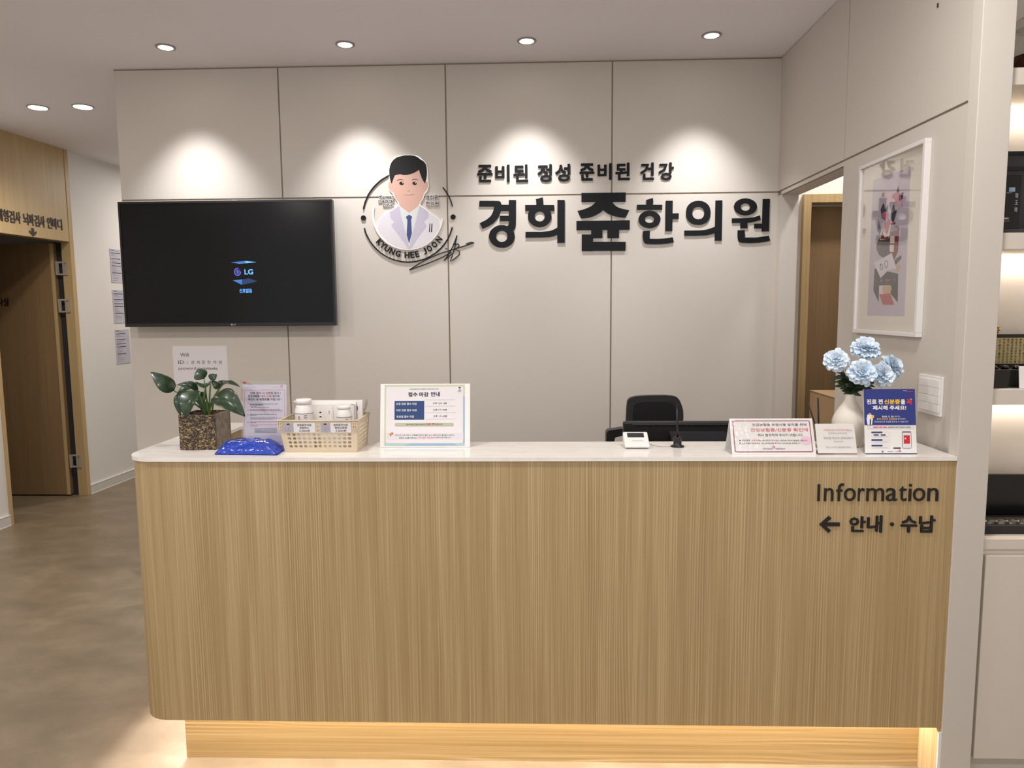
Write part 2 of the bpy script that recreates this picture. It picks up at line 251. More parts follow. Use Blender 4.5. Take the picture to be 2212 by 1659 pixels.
# outlines of the wall lettering, emblem, print, leaves and chair (metres)
NAME=[[([(-0.296, 2.132), (-0.217, 2.131), (-0.196, 2.13), (-0.187, 2.129), (-0.185, 2.127), (-0.183, 2.125), (-0.181, 2.123), (-0.179, 2.119), (-0.178, 2.115), (-0.177, 2.111), (-0.177, 2.105), (-0.177, 2.099), (-0.178, 2.091), (-0.18, 2.084), (-0.181, 2.077), (-0.184, 2.069), (-0.186, 2.061), (-0.189, 2.054), (-0.193, 2.047), (-0.197, 2.04), (-0.202, 2.034), (-0.208, 2.027), (-0.214, 2.021), (-0.221, 2.014), (-0.229, 2.008), (-0.238, 2.003), (-0.246, 1.998), (-0.259, 1.992), (-0.281, 1.983), (-0.296, 2.013), (-0.276, 2.023), (-0.265, 2.028), (-0.257, 2.033), (-0.25, 2.038), (-0.244, 2.043), (-0.238, 2.048), (-0.233, 2.054), (-0.229, 2.061), (-0.226, 2.067), (-0.223, 2.074), (-0.221, 2.08), (-0.219, 2.087), (-0.216, 2.101), (-0.297, 2.102)],), ([(-0.18, 2.11), (-0.135, 2.109), (-0.135, 2.077), (-0.18, 2.077)],), ([(-0.186, 2.052), (-0.135, 2.051), (-0.136, 2.023), (-0.186, 2.023)],), ([(-0.136, 2.135), (-0.097, 2.134), (-0.098, 2.033), (-0.099, 2.004), (-0.101, 1.992), (-0.102, 1.988), (-0.104, 1.983), (-0.106, 1.98), (-0.109, 1.976), (-0.115, 1.97), (-0.148, 1.994), (-0.143, 1.999), (-0.14, 2.001), (-0.139, 2.003), (-0.138, 2.005), (-0.138, 2.008), (-0.137, 2.017), (-0.137, 2.042)],), ([(-0.105, 1.94), (-0.106, 1.93), (-0.109, 1.921), (-0.113, 1.912), (-0.119, 1.904), (-0.126, 1.897), (-0.135, 1.891), (-0.144, 1.886), (-0.155, 1.882), (-0.165, 1.88), (-0.176, 1.88), (-0.188, 1.881), (-0.198, 1.883), (-0.209, 1.887), (-0.218, 1.892), (-0.226, 1.898), (-0.233, 1.905), (-0.239, 1.914), (-0.243, 1.923), (-0.246, 1.932), (-0.247, 1.941), (-0.246, 1.951), (-0.243, 1.96), (-0.239, 1.969), (-0.233, 1.977), (-0.225, 1.984), (-0.217, 1.99), (-0.207, 1.995), (-0.197, 1.999), (-0.186, 2.001), (-0.175, 2.001), (-0.164, 2.001), (-0.154, 1.998), (-0.143, 1.994), (-0.134, 1.989), (-0.126, 1.983), (-0.118, 1.976), (-0.113, 1.968), (-0.109, 1.959), (-0.106, 1.949)], [(-0.145, 1.941), (-0.146, 1.936), (-0.147, 1.931), (-0.149, 1.927), (-0.151, 1.923), (-0.155, 1.919), (-0.158, 1.916), (-0.162, 1.914), (-0.167, 1.912), (-0.172, 1.911), (-0.177, 1.91), (-0.181, 1.911), (-0.186, 1.912), (-0.191, 1.914), (-0.195, 1.916), (-0.198, 1.92), (-0.202, 1.923), (-0.204, 1.927), (-0.206, 1.932), (-0.207, 1.937), (-0.207, 1.941), (-0.207, 1.946), (-0.206, 1.951), (-0.204, 1.955), (-0.201, 1.959), (-0.198, 1.963), (-0.194, 1.966), (-0.19, 1.969), (-0.186, 1.97), (-0.181, 1.971), (-0.176, 1.972), (-0.171, 1.971), (-0.166, 1.97), (-0.162, 1.968), (-0.158, 1.966), (-0.154, 1.962), (-0.151, 1.959), (-0.149, 1.955), (-0.147, 1.95), (-0.146, 1.946)])], [([(0.01, 2.137), (0.047, 2.147), (0.05, 2.131), (0.051, 2.106), (0.012, 2.107), (0.014, 2.124)],), ([(-0.048, 2.107), (0.109, 2.105), (0.109, 2.074), (-0.048, 2.076)],), ([(0.095, 2.046), (0.094, 2.037), (0.092, 2.028), (0.088, 2.02), (0.083, 2.012), (0.076, 2.005), (0.068, 1.999), (0.06, 1.994), (0.05, 1.991), (0.04, 1.989), (0.03, 1.988), (0.02, 1.989), (0.01, 1.992), (0.001, 1.995), (-0.008, 2.0), (-0.015, 2.006), (-0.022, 2.013), (-0.027, 2.021), (-0.031, 2.029), (-0.033, 2.038), (-0.034, 2.047), (-0.033, 2.057), (-0.031, 2.065), (-0.027, 2.074), (-0.021, 2.081), (-0.015, 2.088), (-0.007, 2.094), (0.002, 2.099), (0.011, 2.102), (0.021, 2.104), (0.031, 2.105), (0.041, 2.104), (0.051, 2.102), (0.06, 2.098), (0.069, 2.093), (0.076, 2.087), (0.083, 2.08), (0.088, 2.072), (0.092, 2.064), (0.094, 2.055)], [(0.058, 2.045), (0.058, 2.041), (0.057, 2.037), (0.055, 2.033), (0.053, 2.029), (0.05, 2.026), (0.047, 2.023), (0.043, 2.021), (0.039, 2.019), (0.035, 2.018), (0.031, 2.018), (0.026, 2.019), (0.022, 2.02), (0.018, 2.021), (0.014, 2.024), (0.011, 2.026), (0.008, 2.03), (0.006, 2.033), (0.005, 2.037), (0.004, 2.041), (0.003, 2.045), (0.004, 2.05), (0.005, 2.054), (0.006, 2.058), (0.009, 2.061), (0.011, 2.064), (0.015, 2.067), (0.018, 2.069), (0.022, 2.071), (0.027, 2.072), (0.031, 2.072), (0.035, 2.072), (0.039, 2.071), (0.043, 2.069), (0.047, 2.067), (0.05, 2.064), (0.053, 2.061), (0.055, 2.057), (0.057, 2.053), (0.058, 2.049)]), ([(0.127, 2.132), (0.166, 2.131), (0.166, 1.903), (0.126, 1.903)],), ([(-0.047, 1.964), (0.041, 1.963), (0.068, 1.965), (0.081, 1.966), (0.089, 1.968), (0.096, 1.97), (0.104, 1.973), (0.112, 1.977), (0.127, 1.985), (0.127, 1.947), (0.114, 1.942), (0.107, 1.939), (0.1, 1.938), (0.093, 1.936), (0.085, 1.935), (0.072, 1.934), (0.043, 1.933), (-0.047, 1.933)],)], [([(0.257, 2.167), (0.495, 2.167), (0.495, 2.118), (0.257, 2.12)],), ([(0.334, 2.12), (0.422, 2.121), (0.427, 2.112), (0.43, 2.107), (0.435, 2.102), (0.441, 2.097), (0.448, 2.092), (0.457, 2.087), (0.468, 2.083), (0.483, 2.079), (0.515, 2.072), (0.497, 2.034), (0.48, 2.034), (0.47, 2.035), (0.46, 2.037), (0.45, 2.039), (0.438, 2.042), (0.428, 2.045), (0.418, 2.049), (0.409, 2.052), (0.401, 2.056), (0.395, 2.06), (0.389, 2.064), (0.383, 2.068), (0.374, 2.076), (0.364, 2.066), (0.357, 2.061), (0.35, 2.057), (0.342, 2.053), (0.334, 2.048), (0.325, 2.045), (0.316, 2.041), (0.306, 2.039), (0.297, 2.036), (0.288, 2.035), (0.28, 2.034), (0.27, 2.033), (0.255, 2.033), (0.236, 2.072), (0.262, 2.078), (0.276, 2.082), (0.286, 2.086), (0.296, 2.09), (0.306, 2.095), (0.314, 2.1), (0.321, 2.105), (0.326, 2.11)],), ([(0.23, 2.019), (0.518, 2.019), (0.518, 1.969), (0.23, 1.97)],), ([(0.31, 1.974), (0.371, 1.973), (0.371, 1.926), (0.31, 1.926)],), ([(0.398, 1.973), (0.461, 1.972), (0.461, 1.925), (0.398, 1.926)],), ([(0.259, 1.947), (0.32, 1.946), (0.32, 1.857), (0.259, 1.858)],), ([(0.259, 1.907), (0.497, 1.904), (0.497, 1.857), (0.259, 1.859)],)], [([(0.606, 2.126), (0.641, 2.136), (0.644, 2.119), (0.642, 2.099), (0.607, 2.099), (0.608, 2.114)],), ([(0.557, 2.101), (0.692, 2.099), (0.692, 2.073), (0.558, 2.074)],), ([(0.684, 2.022), (0.683, 2.015), (0.681, 2.008), (0.677, 2.001), (0.673, 1.995), (0.667, 1.989), (0.66, 1.985), (0.652, 1.981), (0.643, 1.978), (0.634, 1.976), (0.625, 1.976), (0.616, 1.977), (0.607, 1.979), (0.598, 1.981), (0.591, 1.985), (0.583, 1.99), (0.577, 1.996), (0.572, 2.002), (0.569, 2.009), (0.567, 2.016), (0.566, 2.024), (0.566, 2.031), (0.569, 2.038), (0.572, 2.045), (0.577, 2.051), (0.583, 2.056), (0.59, 2.061), (0.598, 2.065), (0.606, 2.067), (0.615, 2.069), (0.624, 2.07), (0.633, 2.069), (0.642, 2.067), (0.651, 2.064), (0.659, 2.06), (0.666, 2.055), (0.672, 2.05), (0.677, 2.043), (0.681, 2.037), (0.683, 2.029)], [(0.649, 2.022), (0.649, 2.019), (0.648, 2.016), (0.647, 2.014), (0.645, 2.011), (0.642, 2.009), (0.639, 2.007), (0.636, 2.006), (0.632, 2.005), (0.629, 2.004), (0.625, 2.004), (0.621, 2.004), (0.617, 2.005), (0.613, 2.006), (0.61, 2.007), (0.607, 2.009), (0.604, 2.012), (0.602, 2.014), (0.601, 2.017), (0.6, 2.02), (0.6, 2.023), (0.6, 2.026), (0.601, 2.029), (0.602, 2.031), (0.604, 2.034), (0.607, 2.036), (0.61, 2.038), (0.613, 2.039), (0.617, 2.04), (0.62, 2.041), (0.624, 2.041), (0.628, 2.041), (0.632, 2.04), (0.636, 2.039), (0.639, 2.037), (0.642, 2.036), (0.645, 2.033), (0.647, 2.031), (0.648, 2.028), (0.649, 2.025)]), ([(0.711, 2.12), (0.748, 2.12), (0.748, 1.959), (0.711, 1.959)],), ([(0.746, 2.053), (0.781, 2.053), (0.781, 2.023), (0.746, 2.024)],), ([(0.59, 1.96), (0.627, 1.962), (0.627, 1.919), (0.669, 1.918), (0.691, 1.919), (0.706, 1.92), (0.723, 1.922), (0.751, 1.926), (0.757, 1.899), (0.73, 1.894), (0.713, 1.892), (0.686, 1.89), (0.652, 1.89), (0.633, 1.89), (0.62, 1.891), (0.61, 1.892), (0.6, 1.896), (0.594, 1.907), (0.592, 1.915), (0.591, 1.923), (0.59, 1.935)],)], [([(0.952, 2.054), (0.951, 2.042), (0.949, 2.032), (0.946, 2.022), (0.941, 2.014), (0.935, 2.007), (0.928, 2.001), (0.919, 1.997), (0.91, 1.993), (0.9, 1.991), (0.887, 1.991), (0.875, 1.992), (0.864, 1.994), (0.855, 1.997), (0.846, 2.002), (0.839, 2.008), (0.832, 2.016), (0.827, 2.024), (0.823, 2.033), (0.821, 2.043), (0.82, 2.055), (0.821, 2.067), (0.823, 2.077), (0.826, 2.086), (0.831, 2.094), (0.837, 2.101), (0.844, 2.107), (0.853, 2.112), (0.862, 2.115), (0.872, 2.117), (0.885, 2.118), (0.897, 2.117), (0.908, 2.115), (0.917, 2.111), (0.926, 2.106), (0.933, 2.1), (0.94, 2.093), (0.945, 2.085), (0.948, 2.076), (0.951, 2.065)], [(0.919, 2.053), (0.918, 2.047), (0.917, 2.042), (0.916, 2.037), (0.913, 2.033), (0.91, 2.029), (0.907, 2.026), (0.903, 2.023), (0.898, 2.022), (0.893, 2.021), (0.887, 2.02), (0.881, 2.021), (0.875, 2.022), (0.871, 2.024), (0.867, 2.026), (0.863, 2.029), (0.86, 2.033), (0.857, 2.038), (0.855, 2.042), (0.854, 2.048), (0.854, 2.054), (0.854, 2.06), (0.855, 2.065), (0.857, 2.07), (0.859, 2.074), (0.862, 2.078), (0.866, 2.081), (0.87, 2.083), (0.874, 2.085), (0.879, 2.086), (0.886, 2.086), (0.892, 2.086), (0.897, 2.085), (0.901, 2.083), (0.906, 2.08), (0.909, 2.077), (0.913, 2.074), (0.915, 2.069), (0.917, 2.064), (0.918, 2.059)]), ([(0.977, 2.118), (1.013, 2.119), (1.014, 1.905), (0.977, 1.906)],), ([(0.813, 1.961), (0.866, 1.961), (0.892, 1.961), (0.909, 1.962), (0.922, 1.963), (0.932, 1.965), (0.941, 1.967), (0.949, 1.97), (0.959, 1.973), (0.977, 1.98), (0.978, 1.946), (0.96, 1.941), (0.949, 1.938), (0.94, 1.936), (0.929, 1.935), (0.918, 1.934), (0.904, 1.934), (0.879, 1.933), (0.814, 1.934)],)], [([(1.199, 2.082), (1.198, 2.075), (1.196, 2.068), (1.193, 2.062), (1.188, 2.056), (1.182, 2.051), (1.175, 2.046), (1.166, 2.043), (1.158, 2.04), (1.148, 2.039), (1.139, 2.038), (1.129, 2.039), (1.12, 2.041), (1.111, 2.043), (1.102, 2.047), (1.095, 2.052), (1.088, 2.057), (1.083, 2.063), (1.079, 2.07), (1.077, 2.077), (1.076, 2.084), (1.077, 2.091), (1.079, 2.097), (1.082, 2.104), (1.087, 2.11), (1.093, 2.115), (1.1, 2.12), (1.109, 2.123), (1.117, 2.126), (1.127, 2.127), (1.136, 2.128), (1.146, 2.127), (1.155, 2.125), (1.164, 2.122), (1.173, 2.119), (1.18, 2.114), (1.187, 2.109), (1.192, 2.103), (1.196, 2.096), (1.198, 2.089)], [(1.162, 2.082), (1.162, 2.078), (1.161, 2.075), (1.16, 2.072), (1.158, 2.07), (1.155, 2.067), (1.152, 2.065), (1.149, 2.064), (1.145, 2.062), (1.141, 2.062), (1.137, 2.062), (1.134, 2.062), (1.13, 2.063), (1.126, 2.064), (1.123, 2.066), (1.119, 2.068), (1.117, 2.07), (1.115, 2.073), (1.113, 2.076), (1.112, 2.079), (1.112, 2.082), (1.112, 2.085), (1.113, 2.088), (1.114, 2.091), (1.116, 2.094), (1.119, 2.096), (1.122, 2.098), (1.125, 2.1), (1.129, 2.101), (1.132, 2.102), (1.136, 2.102), (1.14, 2.102), (1.144, 2.101), (1.148, 2.1), (1.151, 2.098), (1.154, 2.096), (1.157, 2.094), (1.159, 2.091), (1.161, 2.088), (1.162, 2.085)]), ([(1.067, 2.023), (1.121, 2.023), (1.149, 2.024), (1.165, 2.025), (1.175, 2.026), (1.185, 2.028), (1.196, 2.031), (1.216, 2.037), (1.22, 2.013), (1.198, 2.007), (1.187, 2.004), (1.178, 2.002), (1.17, 2.001), (1.162, 2.0), (1.152, 1.999), (1.13, 1.999), (1.067, 1.999)],), ([(1.112, 2.003), (1.15, 2.002), (1.151, 1.97), (1.113, 1.97)],), ([(1.229, 2.123), (1.266, 2.123), (1.266, 1.952), (1.228, 1.952)],), ([(1.187, 1.993), (1.231, 1.993), (1.232, 1.968), (1.187, 1.969)],), ([(1.099, 1.959), (1.136, 1.96), (1.138, 1.92), (1.181, 1.92), (1.198, 1.92), (1.211, 1.921), (1.231, 1.924), (1.266, 1.929), (1.274, 1.902), (1.251, 1.897), (1.238, 1.895), (1.227, 1.894), (1.212, 1.892), (1.184, 1.891), (1.152, 1.891), (1.137, 1.892), (1.127, 1.892), (1.119, 1.894), (1.108, 1.897), (1.103, 1.906), (1.101, 1.913), (1.1, 1.921), (1.099, 1.934)],)]]
SLOGAN=[('준', -0.307, 2.231, -0.223, 2.323), ('비', -0.209, 2.23, -0.131, 2.322), ('된', -0.111, 2.229, -0.031, 2.322), ('정', 0.02, 2.227, 0.097, 2.322), ('성', 0.115, 2.229, 0.196, 2.322), ('준', 0.246, 2.232, 0.326, 2.323), ('비', 0.343, 2.235, 0.419, 2.322), ('된', 0.439, 2.232, 0.517, 2.324), ('건', 0.573, 2.231, 0.646, 2.323), ('강', 0.671, 2.228, 0.752, 2.322)]
EMB={'hair': [(-0.784, 2.27), (-0.785, 2.277), (-0.785, 2.284), (-0.785, 2.291), (-0.785, 2.297), (-0.785, 2.303), (-0.784, 2.309), (-0.782, 2.315), (-0.781, 2.321), (-0.779, 2.327), (-0.776, 2.333), (-0.773, 2.339), (-0.77, 2.345), (-0.765, 2.35), (-0.761, 2.355), (-0.756, 2.359), (-0.75, 2.363), (-0.744, 2.367), (-0.736, 2.37), (-0.728, 2.372), (-0.719, 2.374), (-0.711, 2.376), (-0.703, 2.377), (-0.696, 2.378), (-0.689, 2.378), (-0.683, 2.378), (-0.672, 2.378), (-0.66, 2.377), (-0.653, 2.376), (-0.646, 2.375), (-0.64, 2.373), (-0.635, 2.372), (-0.63, 2.369), (-0.626, 2.367), (-0.622, 2.364), (-0.619, 2.361), (-0.615, 2.357), (-0.611, 2.355), (-0.607, 2.352), (-0.603, 2.35), (-0.599, 2.347), (-0.595, 2.344), (-0.592, 2.34), (-0.589, 2.336), (-0.586, 2.331), (-0.584, 2.327), (-0.583, 2.322), (-0.582, 2.316), (-0.581, 2.311), (-0.581, 2.305), (-0.58, 2.3), (-0.58, 2.292), (-0.58, 2.279), (-0.581, 2.268), (-0.582, 2.26), (-0.584, 2.253), (-0.586, 2.244), (-0.592, 2.228), (-0.601, 2.242), (-0.605, 2.249), (-0.608, 2.255), (-0.61, 2.261), (-0.612, 2.266), (-0.614, 2.272), (-0.617, 2.281), (-0.623, 2.301), (-0.631, 2.296), (-0.635, 2.293), (-0.639, 2.291), (-0.642, 2.289), (-0.646, 2.288), (-0.649, 2.286), (-0.653, 2.284), (-0.657, 2.283), (-0.664, 2.281), (-0.672, 2.278), (-0.677, 2.277), (-0.68, 2.277), (-0.684, 2.276), (-0.689, 2.275), (-0.693, 2.275), (-0.697, 2.275), (-0.701, 2.275), (-0.705, 2.275), (-0.708, 2.275), (-0.711, 2.275), (-0.714, 2.276), (-0.716, 2.277), (-0.719, 2.278), (-0.722, 2.278), (-0.725, 2.279), (-0.729, 2.279), (-0.733, 2.278), (-0.737, 2.278), (-0.741, 2.277), (-0.746, 2.276), (-0.755, 2.274), (-0.762, 2.259), (-0.774, 2.229), (-0.779, 2.241), (-0.781, 2.249), (-0.782, 2.255), (-0.784, 2.262)], 'face': [(-0.789, 2.24), (-0.791, 2.229), (-0.792, 2.223), (-0.793, 2.219), (-0.793, 2.216), (-0.792, 2.213), (-0.792, 2.209), (-0.791, 2.206), (-0.789, 2.203), (-0.788, 2.2), (-0.786, 2.196), (-0.784, 2.193), (-0.781, 2.191), (-0.778, 2.188), (-0.775, 2.186), (-0.772, 2.184), (-0.769, 2.183), (-0.764, 2.181), (-0.762, 2.169), (-0.76, 2.163), (-0.759, 2.158), (-0.757, 2.154), (-0.754, 2.15), (-0.752, 2.147), (-0.749, 2.143), (-0.745, 2.14), (-0.742, 2.136), (-0.739, 2.133), (-0.737, 2.129), (-0.736, 2.124), (-0.736, 2.12), (-0.735, 2.115), (-0.732, 2.11), (-0.727, 2.105), (-0.719, 2.097), (-0.706, 2.087), (-0.693, 2.076), (-0.687, 2.072), (-0.684, 2.07), (-0.681, 2.069), (-0.66, 2.085), (-0.64, 2.1), (-0.632, 2.108), (-0.627, 2.114), (-0.625, 2.119), (-0.624, 2.123), (-0.623, 2.126), (-0.621, 2.13), (-0.619, 2.134), (-0.615, 2.137), (-0.612, 2.142), (-0.609, 2.146), (-0.607, 2.152), (-0.604, 2.158), (-0.602, 2.163), (-0.601, 2.167), (-0.6, 2.171), (-0.599, 2.174), (-0.598, 2.177), (-0.596, 2.18), (-0.593, 2.184), (-0.59, 2.187), (-0.586, 2.19), (-0.583, 2.194), (-0.581, 2.198), (-0.579, 2.201), (-0.577, 2.205), (-0.576, 2.209), (-0.575, 2.213), (-0.574, 2.216), (-0.574, 2.22), (-0.574, 2.224), (-0.575, 2.228), (-0.577, 2.236), (-0.588, 2.24), (-0.591, 2.257), (-0.594, 2.266), (-0.599, 2.274), (-0.606, 2.285), (-0.623, 2.304), (-0.681, 2.292), (-0.755, 2.28), (-0.776, 2.238)], 'shirt': [(-0.736, 2.113), (-0.713, 2.092), (-0.681, 2.069), (-0.65, 2.093), (-0.625, 2.113), (-0.631, 2.054), (-0.662, 1.954), (-0.685, 1.906), (-0.711, 1.977), (-0.731, 2.064)], 'coat': [(-0.735, 2.112), (-0.755, 2.102), (-0.768, 2.095), (-0.782, 2.087), (-0.797, 2.077), (-0.809, 2.069), (-0.816, 2.063), (-0.823, 2.058), (-0.83, 2.052), (-0.836, 2.046), (-0.842, 2.04), (-0.846, 2.034), (-0.849, 2.028), (-0.852, 2.022), (-0.854, 2.017), (-0.855, 2.011), (-0.857, 2.007), (-0.858, 2.002), (-0.858, 1.998), (-0.858, 1.993), (-0.857, 1.988), (-0.856, 1.983), (-0.853, 1.978), (-0.849, 1.971), (-0.843, 1.963), (-0.835, 1.954), (-0.827, 1.945), (-0.817, 1.936), (-0.807, 1.927), (-0.796, 1.917), (-0.785, 1.909), (-0.774, 1.902), (-0.763, 1.896), (-0.752, 1.892), (-0.741, 1.888), (-0.729, 1.885), (-0.717, 1.883), (-0.704, 1.882), (-0.692, 1.881), (-0.679, 1.881), (-0.666, 1.882), (-0.653, 1.883), (-0.64, 1.886), (-0.628, 1.889), (-0.616, 1.893), (-0.605, 1.899), (-0.594, 1.905), (-0.583, 1.912), (-0.572, 1.921), (-0.562, 1.93), (-0.553, 1.94), (-0.544, 1.949), (-0.536, 1.959), (-0.53, 1.969), (-0.524, 1.978), (-0.52, 1.987), (-0.517, 1.995), (-0.516, 2.004), (-0.516, 2.011), (-0.516, 2.018), (-0.517, 2.024), (-0.518, 2.029), (-0.521, 2.035), (-0.525, 2.04), (-0.53, 2.044), (-0.539, 2.051), (-0.552, 2.06), (-0.564, 2.067), (-0.573, 2.073), (-0.588, 2.084), (-0.624, 2.112), (-0.681, 2.072)], 'lap1': [(-0.735, 2.11), (-0.787, 2.079), (-0.787, 2.052), (-0.779, 2.038), (-0.763, 2.027), (-0.782, 2.007), (-0.734, 1.942), (-0.695, 1.887), (-0.686, 1.881), (-0.69, 1.911), (-0.715, 2.012), (-0.727, 2.064)], 'lap2': [(-0.624, 2.11), (-0.597, 2.093), (-0.576, 2.075), (-0.578, 2.047), (-0.603, 2.028), (-0.588, 2.001), (-0.645, 1.928), (-0.673, 1.886), (-0.686, 1.881), (-0.667, 1.959), (-0.643, 2.041)], 'tie': [(-0.682, 2.063), (-0.666, 2.052), (-0.672, 2.033), (-0.669, 1.963), (-0.686, 1.909), (-0.698, 1.955), (-0.692, 2.033), (-0.7, 2.051)], 'pen1': [(-0.571, 2.014), (-0.567, 2.014), (-0.57, 1.968), (-0.575, 1.968)], 'pen2': [(-0.56, 2.014), (-0.555, 2.014), (-0.558, 1.968), (-0.564, 1.968)], 'eye1': [(-0.708, 2.23), (-0.708, 2.228), (-0.71, 2.225), (-0.713, 2.223), (-0.716, 2.222), (-0.72, 2.222), (-0.724, 2.222), (-0.727, 2.224), (-0.729, 2.226), (-0.731, 2.228), (-0.732, 2.231), (-0.731, 2.233), (-0.729, 2.236), (-0.727, 2.238), (-0.723, 2.239), (-0.719, 2.239), (-0.716, 2.239), (-0.712, 2.237), (-0.71, 2.235), (-0.708, 2.233)], 'eye2': [(-0.636, 2.229), (-0.637, 2.227), (-0.639, 2.224), (-0.641, 2.222), (-0.645, 2.221), (-0.649, 2.221), (-0.652, 2.221), (-0.656, 2.223), (-0.658, 2.225), (-0.66, 2.227), (-0.66, 2.23), (-0.66, 2.232), (-0.658, 2.235), (-0.655, 2.237), (-0.652, 2.238), (-0.648, 2.238), (-0.644, 2.238), (-0.641, 2.236), (-0.639, 2.234), (-0.637, 2.232)], 'hl1': [(-0.711, 2.233), (-0.712, 2.231), (-0.713, 2.231), (-0.715, 2.231), (-0.716, 2.231), (-0.717, 2.233), (-0.716, 2.235), (-0.715, 2.235), (-0.713, 2.235), (-0.712, 2.234)], 'hl2': [(-0.64, 2.232), (-0.641, 2.23), (-0.642, 2.23), (-0.644, 2.23), (-0.645, 2.231), (-0.646, 2.232), (-0.645, 2.234), (-0.644, 2.235), (-0.642, 2.234), (-0.641, 2.234)], 'brow1': [(-0.742, 2.248), (-0.733, 2.252), (-0.723, 2.253), (-0.709, 2.25), (-0.708, 2.248), (-0.723, 2.25), (-0.733, 2.249), (-0.742, 2.245)], 'brow2': [(-0.662, 2.25), (-0.647, 2.254), (-0.636, 2.252), (-0.629, 2.247), (-0.629, 2.245), (-0.637, 2.25), (-0.647, 2.251), (-0.661, 2.247)], 'nose': [(-0.69, 2.194), (-0.682, 2.192), (-0.674, 2.194), (-0.676, 2.191), (-0.683, 2.189), (-0.689, 2.191)], 'mouth': [(-0.709, 2.173), (-0.684, 2.168), (-0.653, 2.175), (-0.652, 2.172), (-0.667, 2.168), (-0.684, 2.166), (-0.702, 2.169)], 'back': [(-0.787, 2.292), (-0.787, 2.284), (-0.787, 2.274), (-0.788, 2.261), (-0.791, 2.237), (-0.792, 2.221), (-0.793, 2.214), (-0.792, 2.21), (-0.792, 2.206), (-0.791, 2.202), (-0.79, 2.198), (-0.788, 2.195), (-0.786, 2.192), (-0.783, 2.188), (-0.779, 2.185), (-0.775, 2.181), (-0.771, 2.176), (-0.768, 2.171), (-0.765, 2.166), (-0.763, 2.16), (-0.761, 2.154), (-0.757, 2.149), (-0.753, 2.143), (-0.749, 2.138), (-0.745, 2.133), (-0.743, 2.128), (-0.742, 2.123), (-0.741, 2.114), (-0.778, 2.093), (-0.794, 2.083), (-0.803, 2.077), (-0.811, 2.071), (-0.818, 2.066), (-0.826, 2.059), (-0.833, 2.053), (-0.84, 2.047), (-0.846, 2.039), (-0.851, 2.031), (-0.856, 2.022), (-0.859, 2.011), (-0.862, 2.002), (-0.863, 1.993), (-0.862, 1.986), (-0.861, 1.979), (-0.858, 1.972), (-0.853, 1.964), (-0.847, 1.955), (-0.84, 1.945), (-0.831, 1.935), (-0.821, 1.926), (-0.81, 1.916), (-0.798, 1.908), (-0.786, 1.9), (-0.775, 1.893), (-0.763, 1.888), (-0.752, 1.884), (-0.741, 1.881), (-0.729, 1.878), (-0.717, 1.876), (-0.705, 1.875), (-0.692, 1.875), (-0.679, 1.875), (-0.666, 1.875), (-0.653, 1.877), (-0.64, 1.879), (-0.627, 1.882), (-0.614, 1.887), (-0.602, 1.893), (-0.59, 1.899), (-0.578, 1.907), (-0.567, 1.915), (-0.556, 1.925), (-0.547, 1.935), (-0.538, 1.945), (-0.53, 1.955), (-0.523, 1.966), (-0.518, 1.975), (-0.513, 1.985), (-0.511, 1.994), (-0.51, 2.003), (-0.509, 2.011), (-0.509, 2.018), (-0.51, 2.025), (-0.512, 2.031), (-0.517, 2.038), (-0.525, 2.046), (-0.54, 2.057), (-0.573, 2.08), (-0.619, 2.115), (-0.619, 2.122), (-0.618, 2.126), (-0.616, 2.13), (-0.613, 2.134), (-0.609, 2.138), (-0.605, 2.143), (-0.602, 2.149), (-0.599, 2.156), (-0.597, 2.164), (-0.594, 2.17), (-0.591, 2.175), (-0.587, 2.18), (-0.583, 2.183), (-0.58, 2.187), (-0.577, 2.193), (-0.574, 2.2), (-0.572, 2.208), (-0.57, 2.215), (-0.57, 2.221), (-0.57, 2.227), (-0.572, 2.232), (-0.573, 2.239), (-0.574, 2.248), (-0.574, 2.259), (-0.574, 2.278), (-0.575, 2.295), (-0.576, 2.305), (-0.577, 2.315), (-0.579, 2.324), (-0.582, 2.331), (-0.585, 2.337), (-0.588, 2.342), (-0.592, 2.347), (-0.596, 2.351), (-0.602, 2.355), (-0.611, 2.362), (-0.62, 2.368), (-0.625, 2.371), (-0.63, 2.374), (-0.635, 2.376), (-0.64, 2.378), (-0.646, 2.38), (-0.653, 2.381), (-0.66, 2.382), (-0.668, 2.382), (-0.676, 2.383), (-0.683, 2.383), (-0.691, 2.383), (-0.699, 2.382), (-0.707, 2.382), (-0.715, 2.38), (-0.724, 2.379), (-0.733, 2.377), (-0.741, 2.374), (-0.748, 2.371), (-0.754, 2.367), (-0.76, 2.363), (-0.765, 2.358), (-0.77, 2.353), (-0.774, 2.347), (-0.778, 2.341), (-0.782, 2.335), (-0.785, 2.328), (-0.787, 2.321), (-0.788, 2.314), (-0.789, 2.307), (-0.789, 2.301), (-0.788, 2.296)]}
